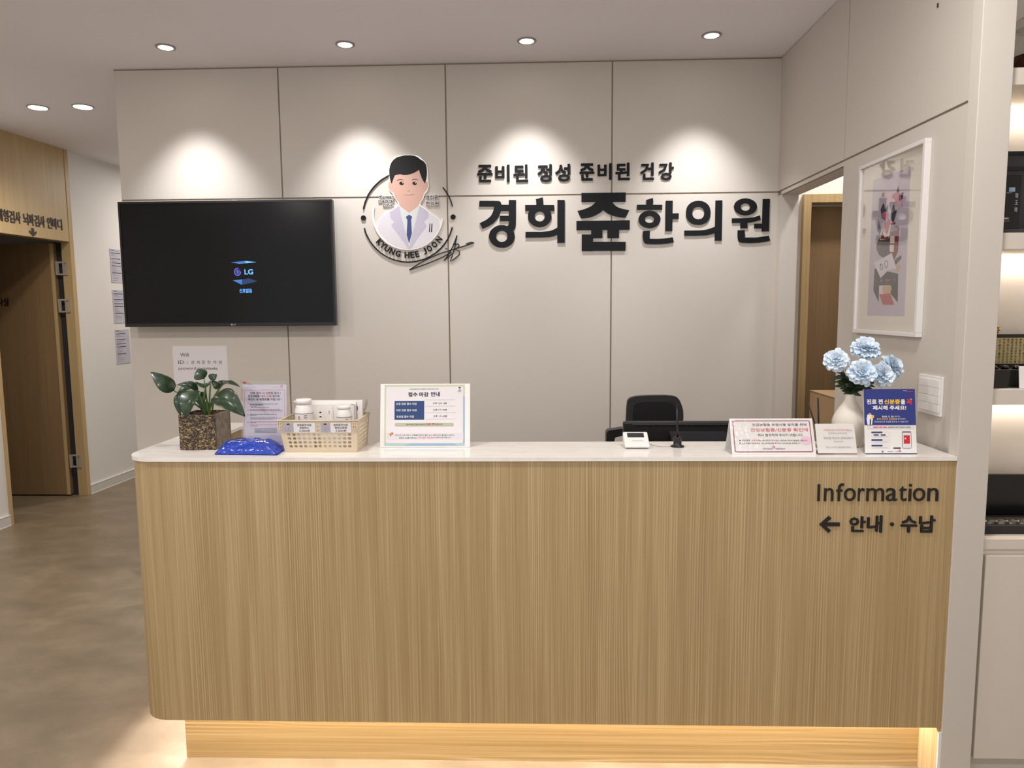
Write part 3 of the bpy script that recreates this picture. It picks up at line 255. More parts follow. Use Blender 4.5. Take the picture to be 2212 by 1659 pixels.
ARCS=[[(-0.787, 2.277), (-0.798, 2.272), (-0.809, 2.266), (-0.82, 2.26), (-0.83, 2.254), (-0.84, 2.247), (-0.85, 2.239), (-0.859, 2.231), (-0.868, 2.223), (-0.876, 2.214), (-0.884, 2.205), (-0.892, 2.195), (-0.899, 2.185), (-0.906, 2.175), (-0.912, 2.164), (-0.917, 2.153), (-0.922, 2.142), (-0.927, 2.131), (-0.93, 2.119), (-0.934, 2.108), (-0.936, 2.096), (-0.93, 2.095), (-0.927, 2.106), (-0.924, 2.118), (-0.92, 2.129), (-0.916, 2.14), (-0.911, 2.151), (-0.906, 2.161), (-0.9, 2.172), (-0.894, 2.182), (-0.887, 2.191), (-0.879, 2.201), (-0.871, 2.21), (-0.863, 2.218), (-0.855, 2.226), (-0.846, 2.234), (-0.836, 2.242), (-0.826, 2.248), (-0.816, 2.255), (-0.806, 2.261), (-0.795, 2.266), (-0.784, 2.271)], [(-0.492, 2.208), (-0.487, 2.201), (-0.482, 2.195), (-0.477, 2.188), (-0.473, 2.181), (-0.469, 2.174), (-0.465, 2.167), (-0.461, 2.159), (-0.457, 2.152), (-0.454, 2.144), (-0.451, 2.137), (-0.448, 2.129), (-0.446, 2.121), (-0.444, 2.113), (-0.442, 2.105), (-0.447, 2.104), (-0.449, 2.112), (-0.451, 2.119), (-0.454, 2.127), (-0.456, 2.135), (-0.459, 2.142), (-0.463, 2.15), (-0.466, 2.157), (-0.47, 2.164), (-0.474, 2.171), (-0.478, 2.178), (-0.482, 2.185), (-0.487, 2.191), (-0.492, 2.198), (-0.497, 2.204)], [(-0.934, 1.993), (-0.931, 1.98), (-0.927, 1.967), (-0.922, 1.954), (-0.916, 1.942), (-0.909, 1.93), (-0.902, 1.918), (-0.895, 1.907), (-0.886, 1.896), (-0.877, 1.885), (-0.868, 1.875), (-0.857, 1.866), (-0.847, 1.857), (-0.836, 1.849), (-0.824, 1.842), (-0.812, 1.835), (-0.799, 1.828), (-0.787, 1.823), (-0.774, 1.818), (-0.76, 1.814), (-0.747, 1.811), (-0.733, 1.808), (-0.719, 1.806), (-0.705, 1.805), (-0.691, 1.804), (-0.677, 1.805), (-0.663, 1.806), (-0.649, 1.808), (-0.635, 1.811), (-0.622, 1.814), (-0.608, 1.818), (-0.595, 1.823), (-0.582, 1.829), (-0.57, 1.835), (-0.557, 1.842), (-0.546, 1.849), (-0.534, 1.857), (-0.523, 1.866), (-0.513, 1.875), (-0.503, 1.885), (-0.494, 1.896), (-0.485, 1.906), (-0.477, 1.918), (-0.47, 1.929), (-0.463, 1.941), (-0.457, 1.954), (-0.452, 1.967), (-0.448, 1.979), (-0.444, 1.993), (-0.45, 1.994), (-0.454, 1.981), (-0.458, 1.969), (-0.463, 1.956), (-0.469, 1.944), (-0.475, 1.932), (-0.483, 1.921), (-0.49, 1.91), (-0.499, 1.9), (-0.508, 1.889), (-0.517, 1.88), (-0.528, 1.871), (-0.538, 1.862), (-0.549, 1.854), (-0.561, 1.847), (-0.572, 1.84), (-0.585, 1.834), (-0.597, 1.829), (-0.61, 1.824), (-0.623, 1.82), (-0.636, 1.817), (-0.65, 1.814), (-0.664, 1.812), (-0.677, 1.811), (-0.691, 1.811), (-0.705, 1.811), (-0.718, 1.812), (-0.732, 1.814), (-0.745, 1.817), (-0.758, 1.82), (-0.771, 1.824), (-0.784, 1.829), (-0.797, 1.834), (-0.809, 1.84), (-0.821, 1.847), (-0.832, 1.854), (-0.843, 1.862), (-0.853, 1.871), (-0.863, 1.88), (-0.872, 1.89), (-0.881, 1.9), (-0.889, 1.91), (-0.897, 1.921), (-0.904, 1.933), (-0.91, 1.945), (-0.916, 1.957), (-0.921, 1.969), (-0.925, 1.982), (-0.928, 1.995)]]
INNER=[(-0.879, 2.109), (-0.882, 2.096), (-0.884, 2.083), (-0.885, 2.07), (-0.886, 2.057), (-0.885, 2.045), (-0.883, 2.032), (-0.881, 2.019), (-0.878, 2.007), (-0.873, 1.994), (-0.868, 1.982), (-0.863, 1.971), (-0.856, 1.96), (-0.848, 1.949), (-0.84, 1.939), (-0.831, 1.929), (-0.822, 1.92), (-0.812, 1.912), (-0.801, 1.904), (-0.79, 1.898), (-0.778, 1.891), (-0.766, 1.886), (-0.754, 1.882), (-0.741, 1.878), (-0.728, 1.875), (-0.715, 1.873), (-0.702, 1.872), (-0.689, 1.872), (-0.675, 1.872), (-0.662, 1.874), (-0.649, 1.876), (-0.636, 1.88), (-0.624, 1.884), (-0.611, 1.889), (-0.599, 1.895), (-0.588, 1.901), (-0.577, 1.908), (-0.566, 1.916), (-0.556, 1.925), (-0.547, 1.934), (-0.538, 1.944), (-0.53, 1.954), (-0.523, 1.965), (-0.517, 1.977), (-0.511, 1.988), (-0.506, 2.0), (-0.502, 2.013), (-0.499, 2.025), (-0.497, 2.038), (-0.506, 2.039), (-0.509, 2.027), (-0.512, 2.015), (-0.515, 2.004), (-0.52, 1.992), (-0.525, 1.981), (-0.531, 1.97), (-0.538, 1.96), (-0.546, 1.95), (-0.554, 1.941), (-0.563, 1.932), (-0.573, 1.924), (-0.583, 1.916), (-0.593, 1.909), (-0.604, 1.903), (-0.615, 1.898), (-0.627, 1.893), (-0.639, 1.889), (-0.651, 1.886), (-0.664, 1.884), (-0.676, 1.882), (-0.689, 1.881), (-0.701, 1.882), (-0.714, 1.883), (-0.726, 1.885), (-0.739, 1.887), (-0.751, 1.891), (-0.762, 1.895), (-0.774, 1.9), (-0.785, 1.906), (-0.796, 1.912), (-0.806, 1.92), (-0.815, 1.928), (-0.824, 1.936), (-0.833, 1.945), (-0.84, 1.955), (-0.848, 1.965), (-0.854, 1.976), (-0.859, 1.987), (-0.864, 1.998), (-0.868, 2.009), (-0.871, 2.021), (-0.874, 2.033), (-0.875, 2.046), (-0.876, 2.058), (-0.876, 2.07), (-0.874, 2.082), (-0.873, 2.094), (-0.87, 2.106)]
DOTS=[[(-0.921, 2.049), (-0.921, 2.045), (-0.923, 2.042), (-0.925, 2.039), (-0.928, 2.037), (-0.931, 2.036), (-0.935, 2.035), (-0.939, 2.036), (-0.942, 2.037), (-0.945, 2.04), (-0.947, 2.042), (-0.948, 2.046), (-0.949, 2.049), (-0.948, 2.053), (-0.946, 2.056), (-0.944, 2.059), (-0.941, 2.061), (-0.938, 2.062), (-0.934, 2.062), (-0.931, 2.062), (-0.927, 2.061), (-0.925, 2.058), (-0.922, 2.056), (-0.921, 2.052)], [(-0.428, 2.048), (-0.429, 2.045), (-0.43, 2.042), (-0.432, 2.039), (-0.435, 2.037), (-0.438, 2.035), (-0.442, 2.035), (-0.446, 2.035), (-0.449, 2.037), (-0.452, 2.039), (-0.454, 2.042), (-0.455, 2.045), (-0.456, 2.049), (-0.455, 2.052), (-0.454, 2.055), (-0.451, 2.058), (-0.448, 2.06), (-0.445, 2.061), (-0.442, 2.062), (-0.438, 2.061), (-0.435, 2.06), (-0.432, 2.058), (-0.43, 2.055), (-0.428, 2.052)]]
SIG=[[(-0.688, 1.765), (-0.635, 1.798), (-0.576, 1.828), (-0.513, 1.854), (-0.446, 1.873), (-0.378, 1.893), (-0.329, 1.909), (-0.347, 1.911), (-0.374, 1.903)], [(-0.688, 1.765), (-0.603, 1.793), (-0.54, 1.817), (-0.5, 1.834), (-0.455, 1.858)], [(-0.422, 1.949), (-0.434, 1.886), (-0.451, 1.834), (-0.462, 1.81), (-0.442, 1.82), (-0.41, 1.846), (-0.41, 1.864), (-0.432, 1.873), (-0.41, 1.892), (-0.414, 1.903), (-0.445, 1.902)], [(-0.422, 1.949), (-0.445, 1.891), (-0.477, 1.838), (-0.496, 1.814), (-0.45, 1.851)], [(-0.486, 1.882), (-0.477, 1.875)]]
RINGTXT=[('K', -0.849, 1.918, -0.8465), ('Y', -0.831, 1.9, -0.7243), ('U', -0.808, 1.882, -0.5847), ('N', -0.78, 1.866, -0.4276), ('G', -0.748, 1.854, -0.267), ('H', -0.699, 1.846, -0.0297), ('E', -0.67, 1.847, 0.1082), ('E', -0.644, 1.851, 0.2321), ('J', -0.601, 1.866, 0.4451), ('O', -0.575, 1.88, 0.5899), ('O', -0.547, 1.901, 0.7575), ('N', -0.522, 1.928, 0.9303)]
EMBTXT=[('Korean', -0.845, 2.153, -0.765, 2.168), ('medical', -0.849, 2.131, -0.766, 2.148), ('clinic', -0.825, 2.109, -0.769, 2.125), ('경희쥰', -0.59, 2.142, -0.521, 2.165), ('한의원', -0.59, 2.108, -0.519, 2.133)]
ART=[('print', [(-2.885, 2.028), (-2.606, 2.026), (-2.6, 1.511), (-2.886, 1.51)]), ('cab', [(-2.842, 1.691), (-2.658, 1.662), (-2.651, 1.56), (-2.709, 1.593), (-2.798, 1.625), (-2.796, 1.561), (-2.843, 1.606)]), ('cream', [(-2.798, 1.624), (-2.712, 1.623), (-2.707, 1.593), (-2.793, 1.592)]), ('tan', [(-2.771, 1.619), (-2.758, 1.621), (-2.705, 1.621), (-2.7, 1.605), (-2.723, 1.588), (-2.749, 1.589), (-2.77, 1.602)]), ('red', [(-2.793, 1.592), (-2.709, 1.593), (-2.675, 1.551), (-2.762, 1.552)]), ('grey', [(-2.692, 1.761), (-2.693, 1.75), (-2.699, 1.741), (-2.709, 1.733), (-2.722, 1.727), (-2.739, 1.724), (-2.757, 1.724), (-2.775, 1.727), (-2.793, 1.732), (-2.809, 1.74), (-2.821, 1.75), (-2.83, 1.761), (-2.834, 1.772), (-2.832, 1.783), (-2.826, 1.793), (-2.815, 1.801), (-2.8, 1.806), (-2.783, 1.809), (-2.765, 1.808), (-2.746, 1.805), (-2.729, 1.799), (-2.714, 1.791), (-2.703, 1.782), (-2.695, 1.771)]), ('slate', [(-2.851, 1.871), (-2.831, 1.876), (-2.793, 1.823), (-2.802, 1.806), (-2.832, 1.832)]), ('wine', [(-2.731, 1.817), (-2.663, 1.821), (-2.666, 1.781), (-2.666, 1.741), (-2.69, 1.713), (-2.723, 1.735)]), ('cream', [(-2.729, 1.802), (-2.696, 1.799), (-2.694, 1.773), (-2.727, 1.776)]), ('cream', [(-2.73, 1.771), (-2.698, 1.769), (-2.696, 1.742), (-2.727, 1.745)]), ('slate', [(-2.731, 1.837), (-2.675, 1.836), (-2.663, 1.822), (-2.729, 1.819)]), ('wine', [(-2.73, 1.849), (-2.696, 1.849), (-2.693, 1.84), (-2.726, 1.839)]), ('dark', [(-2.688, 1.713), (-2.642, 1.727), (-2.638, 1.715), (-2.681, 1.693)]), ('tan', [(-2.678, 1.692), (-2.641, 1.693), (-2.643, 1.676), (-2.668, 1.667)]), ('paper', [(-2.849, 1.713), (-2.773, 1.726), (-2.711, 1.74), (-2.67, 1.682), (-2.731, 1.678), (-2.788, 1.652)]), ('cream', [(-2.798, 1.857), (-2.753, 1.855), (-2.728, 1.834), (-2.742, 1.793), (-2.807, 1.794)]), ('rose', [(-2.774, 1.852), (-2.749, 1.869), (-2.73, 1.857), (-2.744, 1.818), (-2.759, 1.809)]), ('wine', [(-2.802, 1.798), (-2.791, 1.825), (-2.769, 1.8), (-2.743, 1.803), (-2.742, 1.792)]), ('leaf', [(-2.798, 1.875), (-2.812, 1.908), (-2.792, 1.931), (-2.774, 1.903), (-2.754, 1.92), (-2.757, 1.89), (-2.77, 1.864)]), ('leaf', [(-2.722, 1.856), (-2.731, 1.892), (-2.712, 1.914), (-2.697, 1.887), (-2.685, 1.891), (-2.698, 1.868), (-2.706, 1.851)]), ('leaf', [(-2.696, 1.951), (-2.685, 1.977), (-2.675, 1.948)]), ('leaf', [(-2.659, 1.926), (-2.665, 1.947), (-2.643, 1.946), (-2.653, 1.921)]), ('leaf', [(-2.808, 1.953), (-2.805, 1.968), (-2.785, 1.968), (-2.783, 1.95)]), ('rose', [(-2.659, 1.931), (-2.662, 1.925), (-2.671, 1.921), (-2.684, 1.92), (-2.699, 1.922), (-2.714, 1.927), (-2.724, 1.934), (-2.728, 1.941), (-2.725, 1.948), (-2.716, 1.952), (-2.702, 1.953), (-2.687, 1.951), (-2.673, 1.945), (-2.663, 1.938)]), ('pink', [(-2.651, 1.906), (-2.653, 1.901), (-2.659, 1.898), (-2.668, 1.897), (-2.677, 1.9), (-2.684, 1.905), (-2.687, 1.911), (-2.685, 1.916), (-2.679, 1.919), (-2.67, 1.919), (-2.661, 1.916), (-2.654, 1.911)]), ('pink', [(-2.741, 1.948), (-2.743, 1.943), (-2.751, 1.939), (-2.761, 1.939), (-2.772, 1.943), (-2.78, 1.948), (-2.784, 1.955), (-2.782, 1.961), (-2.774, 1.964), (-2.764, 1.964), (-2.753, 1.961), (-2.745, 1.955)]), ('rose', [(-2.746, 1.879), (-2.749, 1.872), (-2.758, 1.868), (-2.77, 1.868), (-2.784, 1.871), (-2.794, 1.878), (-2.798, 1.885), (-2.795, 1.892), (-2.786, 1.896), (-2.773, 1.896), (-2.76, 1.893), (-2.75, 1.886)]), ('pink', [(-2.702, 1.925), (-2.705, 1.921), (-2.713, 1.919), (-2.723, 1.921), (-2.732, 1.925), (-2.735, 1.93), (-2.733, 1.934), (-2.725, 1.936), (-2.714, 1.934), (-2.706, 1.93)]), ('dark', [(-2.795, 1.704), (-2.784, 1.706), (-2.772, 1.698), (-2.771, 1.685), (-2.781, 1.679), (-2.791, 1.685)]), ('paper', [(-2.774, 1.692), (-2.775, 1.687), (-2.777, 1.683), (-2.781, 1.682), (-2.785, 1.683), (-2.788, 1.687), (-2.789, 1.693), (-2.789, 1.698), (-2.786, 1.701), (-2.783, 1.703), (-2.779, 1.701), (-2.775, 1.697)]), ('dark', [(-2.732, 1.701), (-2.733, 1.694), (-2.736, 1.69), (-2.742, 1.687), (-2.748, 1.688), (-2.754, 1.691), (-2.758, 1.696), (-2.76, 1.702), (-2.759, 1.708), (-2.756, 1.713), (-2.75, 1.716), (-2.744, 1.715), (-2.738, 1.712), (-2.734, 1.707)]), ('paper', [(-2.736, 1.701), (-2.737, 1.695), (-2.74, 1.691), (-2.745, 1.69), (-2.75, 1.692), (-2.754, 1.696), (-2.756, 1.702), (-2.755, 1.708), (-2.752, 1.711), (-2.747, 1.713), (-2.742, 1.711), (-2.738, 1.707)]), ('rose', [(-2.771, 1.643), (-2.773, 1.639), (-2.778, 1.638), (-2.782, 1.639), (-2.785, 1.643), (-2.783, 1.647), (-2.779, 1.648), (-2.774, 1.646)]), ('rose', [(-2.671, 1.642), (-2.672, 1.639), (-2.676, 1.638), (-2.679, 1.639), (-2.681, 1.643), (-2.68, 1.646), (-2.677, 1.647), (-2.673, 1.645)]), ('rose', [(-2.744, 1.648), (-2.728, 1.642), (-2.71, 1.646), (-2.71, 1.639), (-2.743, 1.64)])]
LEAVES= [((-1.21, 2.37, 1.284), (-1.262, 2.33, 1.35), 0.0402, (-0.2, -0.8, 0.6)), ((-1.119, 2.4, 1.321), (-1.141, 2.4, 1.353), 0.0358, (0.1, -0.9, 0.35)), ((-1.105, 2.42, 1.313), (-1.089, 2.43, 1.334), 0.0225, (0.1, -0.9, 0.4)), ((-1.065, 2.4, 1.288), (-0.984, 2.36, 1.305), 0.0211, (0.1, -0.45, 0.9)), ((-1.076, 2.42, 1.288), (-1.066, 2.45, 1.312), 0.0204, (-0.1, -0.6, 0.8)), ((-1.068, 2.4, 1.287), (-1.088, 2.39, 1.315), 0.0197, (-0.3, -0.6, 0.75)), ((-1.1, 2.36, 1.292), (-1.122, 2.41, 1.303), 0.0426, (0, -0.25, 0.97)), ((-1.132, 2.38, 1.282), (-1.18, 2.34, 1.311), 0.0252, (-0.1, -0.75, 0.7)), ((-1.114, 2.34, 1.286), (-1.133, 2.28, 1.208), 0.0579, (-0.15, -0.85, 0.5)), ((-1.165, 2.39, 1.278), (-1.189, 2.35, 1.205), 0.0443, (-0.4, -0.8, 0.45)), ((-1.066, 2.36, 1.267), (-0.951, 2.31, 1.213), 0.0579, (0.15, -0.75, 0.65)), ((-1.155, 2.41, 1.285), (-1.199, 2.36, 1.271), 0.0272, (-0.2, -0.7, 0.7)), ((-1.127, 2.4, 1.277), (-1.121, 2.37, 1.22), 0.0204, (0.3, -0.8, 0.4))]
CHAIR= [(0.433, 1.008), (0.434, 1.044), (0.436, 1.078), (0.439, 1.107), (0.444, 1.117), (0.453, 1.124), (0.477, 1.131), (0.523, 1.134), (0.569, 1.135), (0.617, 1.135), (0.654, 1.132), (0.669, 1.127), (0.681, 1.114), (0.688, 1.099), (0.694, 1.083), (0.699, 1.065), (0.701, 1.043), (0.701, 1.025), (0.699, 1.007)]
# ================================================================ SETTING
b = MB().box(-6.2, 3.3, -1.4, 8.8, -.06, 0, 'floor'); struct(b, 'floor')
b = MB().box(-6.2, 3.3, -2.6, 8.8, CEIL, CEIL+.06, 'ceil'); struct(b, 'ceiling')
# wall behind the desk: core and eight panels parted by narrow joints
b = MB().box(-2.276, 1.40, D+.0062, D+.12, 0, CEIL, 'groove')
xs = [-2.276, -1.378, -.472, .420, 1.313]
for i in range(4):
    a, c = xs[i]+(.004 if i else 0), xs[i+1]-(.004 if i < 3 else 0)
    b.box(a, c, D, D+.0061, .0, 2.155, 'panel').box(a, c, D, D+.0061, 2.1635, CEIL-.008, 'panel')
b.box(-2.277, -2.2762, D, D+.12, 0, CEIL, 'panel'); struct(b, 'wall_back')
# right wall with the passage opening
b = MB().box(XR+.0062, 1.40, 2.275, D+.1, 2.138, CEIL, 'groove').box(XR+.0062, 1.40, 2.275, 3.1749, 0, 2.138, 'groove')
b.box(XR, XR+.0061, 3.179, D-.0005, 2.1635, CEIL-.004, 'panel').box(XR, XR+.0061, 2.275, 3.171, 2.1635, CEIL-.004, 'panel')
b.box(XR, XR+.0061, 2.275, 3.175, 0, 2.155, 'panel').box(XR, XR+.0061, 3.1751, 3.951, 2.1381, 2.155, 'panel')
b.box(XR+.0005, 1.4005, 3.951, D-.0005, 0, 2.1379, 'panel').box(1.4002, 1.41, 2.6, D+.1, 2.138, CEIL, 'paint').box(1.4002, 1.41, 2.6, 3.1749, 0, 2.138, 'paint')
b.box(XR+.0141, 1.41, 3.175, 3.1755, 0, 2.138, 'panel').box(XR+.0141, 1.41, 3.176, 3.95, 2.1376, 2.138, 'panel'); struct(b, 'wall_right')
struct(MB().box(1.295, 1.391, YC-.004, 2.2725, 0, CEIL, 'panel'), 'trim_1', bevel=.002)
# passage behind the opening
b = MB().box(1.4102, 1.483, D+.123, D+.2, 0, CEIL, 'paint').box(1.483, 2.42, D+.123, D+.2, 2.161, CEIL, 'paint').box(2.42, 3.3, D+.123, D+.2, 0, CEIL, 'paint')
b.box(1.40, 1.41, D+.101, D+.2, 0, CEIL, 'paint')
struct(b, 'wall_passage'); struct(MB().box(3.2, 3.3, 2.6, D+.12, 0, CEIL, 'paint'), 'wall_east')
struct(MB().box(1.4101, 3.2, 2.52, 2.6, 0, CEIL, 'paint'), 'wall_shelf')
d1 = bpy.data.objects.new('door_1', None); C.objects.link(d1); d1.location = (1.95, D+.1, 0); d1['kind'] = 'structure'
f = MB().box(1.483, 1.525, D+.09, D+.27, 0, 2.161, 'clad_oak').box(1.5251, 2.38, D+.09, D+.27, 2.114, 2.161, 'clad_oak').box(2.3801, 2.42, D+.09, D+.27, 0, 2.161, 'clad_oak')
f.build('door_frame', d1, bevel=.002)
lf = MB().box(1.527, 2.378, D+.2, D+.24, .008, 2.108, 'door_oak_shaded').build('door_leaf', d1)
MB().lathe((2.30, D+.17, 1.0), [(.0, -.01), (.022, -.008), (.022, .008), (0, .01)], 'steel').tube([(2.30, D+.2, 1), (2.30, D+.16, 1), (2.2, D+.155, 1)], .009, 'steel').build('door_handle', lf)
# left wall: white, then the oak doorway, then white again
def lwall(mb, y0, y1, z0, z1, w0, w1, m): return mb.slab(FL, y0, y1, z0, z1, w0, w1, m)
b = MB(); lwall(b, -2.6, 5.028, 0, CEIL, -.12, 0, 'paint'); lwall(b, 5.917, 8.8, 0, CEIL, -.068, 0, 'paint'); struct(b, 'wall_left')
b = MB(); lwall(b, -2.6, 5.028, 0, .075, .0005, .012, 'base'); lwall(b, -2.6, 5.028, .075, .08, .0005, .014, 'acryl_white'); lwall(b, -2.6, 5.028, 0, .004, .012, .015, 'acryl_white')
lwall(b, 5.918, 8.8, 0, .075, .0005, .012, 'base'); lwall(b, 5.918, 8.8, .075, .08, .0005, .014, 'acryl_white'); lwall(b, 5.918, 8.8, 0, .004, .012, .015, 'acryl_white'); struct(b, 'baseboard_left')
struct(MB().box(-4.2, 1.6, 8.7, 8.8, 0, CEIL, 'paint'), 'wall_far')
struct(MB().box(-6.2, -6.1, -2.6, 8.8, 0, CEIL, 'paint').box(-6.1, -3.95, 3.6, 3.7, 0, CEIL, 'paint').box(-6.1, -3.92, 6.2, 6.3, 0, CEIL, 'paint'), 'wall_exam')
struct(MB().box(2.75, 2.85, -2.6, 2.5, 0, CEIL, 'paint'), 'wall_lobby')
b = MB(); lwall(b, 5.0282, 5.056, 0, CEIL, -.07, .012, 'clad_oak'); lwall(b, 5.0562, 5.8718, 2.118, CEIL, -.07, .008, 'clad_oak')
lwall(b, 5.872, 5.9168, 0, CEIL, -.068, .012, 'clad_oak'); struct(b, 'trim_2', bevel=.002); struct(MB().box(-3.945, -3.869, 5.901, 5.908, 0, 2.115, 'black_soft'), 'door_gap_shade')  # last: black strip added behind the door gap to stand for its darkness
d2 = bpy.data.objects.new('door_2', None); C.objects.link(d2); d2.location = (-3.92, 5.86, 0); d2['kind'] = 'structure'
lf = MB().box(-4.73, -3.927, 5.86, 5.90, .012, 2.105, 'door_oak_shaded').build('door_leaf', d2, bevel=.002)
MB().box(-3.955, -3.9272, 5.856, 5.8598, .012, 2.105, 'clad_oak').build('door_edging', lf)
MB().text(FXZ(5.8598), '검사실', (-4.478, 1.60, -4.331, 1.672), 'brown_black', .0003, .002, bold=.02).build('door_lettering', lf)
MB().lathe((-4.66, 5.83, 1.0), [(0, -.01), (.022, -.008), (.022, .008), (0, .01)], 'steel').tube([(-4.66, 5.86, 1), (-4.66, 5.82, 1), (-4.56, 5.815, 1)], .009, 'steel').build('door_handle', lf)
for z in (1.905, 1.60, .30):                                     # hinges in the jamb
    h = MB(); h.box(-3.912, -3.893, 5.850, 5.868, z-.055, z+.055, 'hinge_steel')
    for a0, a1, z0, z1 in ((-3.892, -3.822, z+.042, z+.055), (-3.892, -3.822, z-.055, z-.042), (-3.863, -3.850, z-.042, z+.042), (-3.835, -3.822, z-.042, z+.042)): h.box(a0, a1, 5.864, 5.8716, z0, z1, 'hinge_steel')
    h.build('door_hinge', d2)
# lettering over the doorway
sg = thing('door_sign', 'dark raised lettering with a down arrow on the oak panel over the hall doorway', 'sign', FL(5.47, 2.25))
y = 5.11; cw = .0655; boxes = []
for ch in '체형검사 뇌파검사 인바디':
    if ch == ' ': y += .022; continue
    boxes.append((ch, y)); y += cw
k = (5.803-5.128)/(boxes[-1][1]+cw-5.11)
for ch, yy in boxes:
    a = 5.128+(yy-5.11)*k
    MB().text(FL, ch, (a, 2.202, a+cw*k*.9, 2.29), 'brown_black', .0085, .0125, bold=.018).build('letter', sg)
ar = [(5.457, 2.185), (5.481, 2.185), (5.481, 2.15), (5.505, 2.166), (5.505, 2.150), (5.469, 2.122), (5.433, 2.150), (5.433, 2.166), (5.457, 2.15)]
MB().prism(FL, ar, .0085, .0125, 'brown_black').build('arrow', sg)
tag(MB().slab(FRW, -2.494, -2.490, 2.507, 2.520, .0001, .004, 'dark_grey').build('wall_plug', loc=(XR, 2.492, 2.51)), 'tiny dark plug in the upper panel of the right wall', 'wall plug')
# ================================================================ CEILING LAMPS
def downlight(x, y, label, group, r=.047, on=.030):
    t = thing('ceiling_downlight', label, 'ceiling light', (x, y, CEIL), group)
    MB().lathe((x, y, CEIL), [(r*.74, -.0015), (r*.78, -.006), (r, -.005), (r+.001, -.0005)], 'trim_metal').build('trim_ring', t)
    MB().lathe((x, y, CEIL), [(.0, -.0070), (on*.98, -.0068), (on, -.006), (on, -.0005)], 'lamp_on').build('lamp_lens', t)
    return t
for x, y, w in ((-1.827, 3.69, 'leftmost, above the television'), (-.930, 3.70, 'above the logo emblem'), (-.032, 3.70, 'above the start of the slogan'), (.862, 3.675, 'rightmost, nearest the picture wall')):
    t = downlight(x, y, 'small round recessed downlight over the reception wall, '+w, 'downlights along the reception wall')
    light('downlight_beam', 'SPOT', (x, y, CEIL-.03), 54, (1, .985, 1.0), .035, rot=(math.radians(9), 0, 0), spot=1.33, blend=1.0, parent=t)
for x, y, w in ((-3.174, 4.69, 'left of the pair, nearer the doorway'), (-2.88, 4.69, 'right of the pair, nearer the reception wall')):
    t = downlight(x, y, 'glowing round downlight in the hallway ceiling, '+w, 'hallway downlights', .062, .054)
    light('downlight_beam', 'SPOT', (x, y, CEIL-.03), 40, (1, .95, .89), .05, spot=2.7, blend=.8, parent=t)
light('passage_lamp', 'AREA', (1.72, 3.74, CEIL-.03), 9, (1, .96, .95), .12)
light('hall_lamp', 'AREA', (-2.9, 7.0, CEIL-.03), 20, (1, .95, .9), .3)
# ================================================================ RECEPTION COUNTER
ct = thing('reception_counter', 'long oak reception counter with rounded left corner and glowing recessed base', 'reception counter', (-.02, 2.36, 0))
R = .098; x0, x1, y0, yb, xr, ye = -1.32, 1.2945, YC+.001, 2.478, -1.188, 2.926
def outline(x0, y0, R, n=10): return [(x0+R-R*math.sin(math.radians(90-90*i/n)), y0+R-R*math.cos(math.radians(90-90*i/n))) for i in range(n+1)]
ol = outline(x0, y0, R); inn = outline(x0+.018, y0+.018, R-.018)
b = MB(); b.prism(FXY, ol+[(x1, y0), (x1, yb), (xr, yb), (xr, ye), (x0, ye)], .285, 1.0735, 'oak')
b.prism(FXY, [(x0, ye)]+ol+[(x1, y0), (x1, y0+.018)]+inn[::-1]+[(x0+.018, ye)], .203, .285, 'oak'); b.build('counter_body', ct)
MB().box(-1.22, 1.2855, 2.335, 2.46, .0, .2849, 'oak_flat').box(-1.22, -1.20, 2.4601, 2.9, 0, .2849, 'oak_flat').build('plinth', ct)
MB().box(1.2856, 1.2944, YC+.002, 2.46, 0, .2029, 'oak').build('end_panel', ct)
MB().box(1.2857, 1.2950, YC-.004, YC+.001, 0, .19, 'acryl_white').build('edge_strip', ct)
b = MB().box(-1.235, 1.28, 2.31, 2.333, .276, .2849, 'led').box(-1.245, -1.222, 2.31, 2.9, .276, .2849, 'led'); b.build('led_strip', ct)
light('led_glow', 'AREA', (.02, 2.318, .272), 11, (1, .97, .95), 2.5, .025, parent=ct)
light('led_glow', 'AREA', (-1.234, 2.62, .272), 5, (.98, .98, 1.08), .025, .6, parent=ct)
x0, y0, yb, xr, ye, x1 = -1.3265, YC-.005, 2.487, -1.181, 2.933, 1.2945
b = MB().prism(FXY, outline(x0, y0, .104)+[(x1, y0), (x1, yb), (xr, yb), (xr, ye), (x0, ye)], 1.0738, ZT, 'quartz')
tag(b.build('countertop', loc=(0, 2.36, 1.0738), bevel=.0015), 'thin pale quartz countertop with rounded corner on the oak reception counter', 'countertop')
info = thing('counter_sign', 'raised black Information lettering with arrow line on the counter front', 'sign', (1.06, YC, .92))
Q = FXZ(YC+.001)
xe = {'I': (1766.5, 1771.8), 'n': (1781, 1801), 'f': (1807, 1823), 'o': (1824, 1849), 'r': (1854, 1868), 'm': (1872, 1910), 'a': (1914, 1938), 't': (1942, 1958), 'i': (1962.5, 1968.5), 'o2': (1972, 1998), 'n2': (2003, 2026)}
def cx(px): return .875+(px-1766)*(1.246-.875)/(2027-1766)
def cz(py): return 1.001-(py-1045)*(1.001-.945)/(1083-1045)
for ch, (a, c) in xe.items():
    top = {'I': 1046, 'f': 1044, 't': 1050, 'i': 1045}.get(ch, 1054)
    MB().text(Q, ch[0], (cx(a), cz(1082), cx(c), cz(top)), 'info_black', .0003, .004, res=4).build('letter', info)
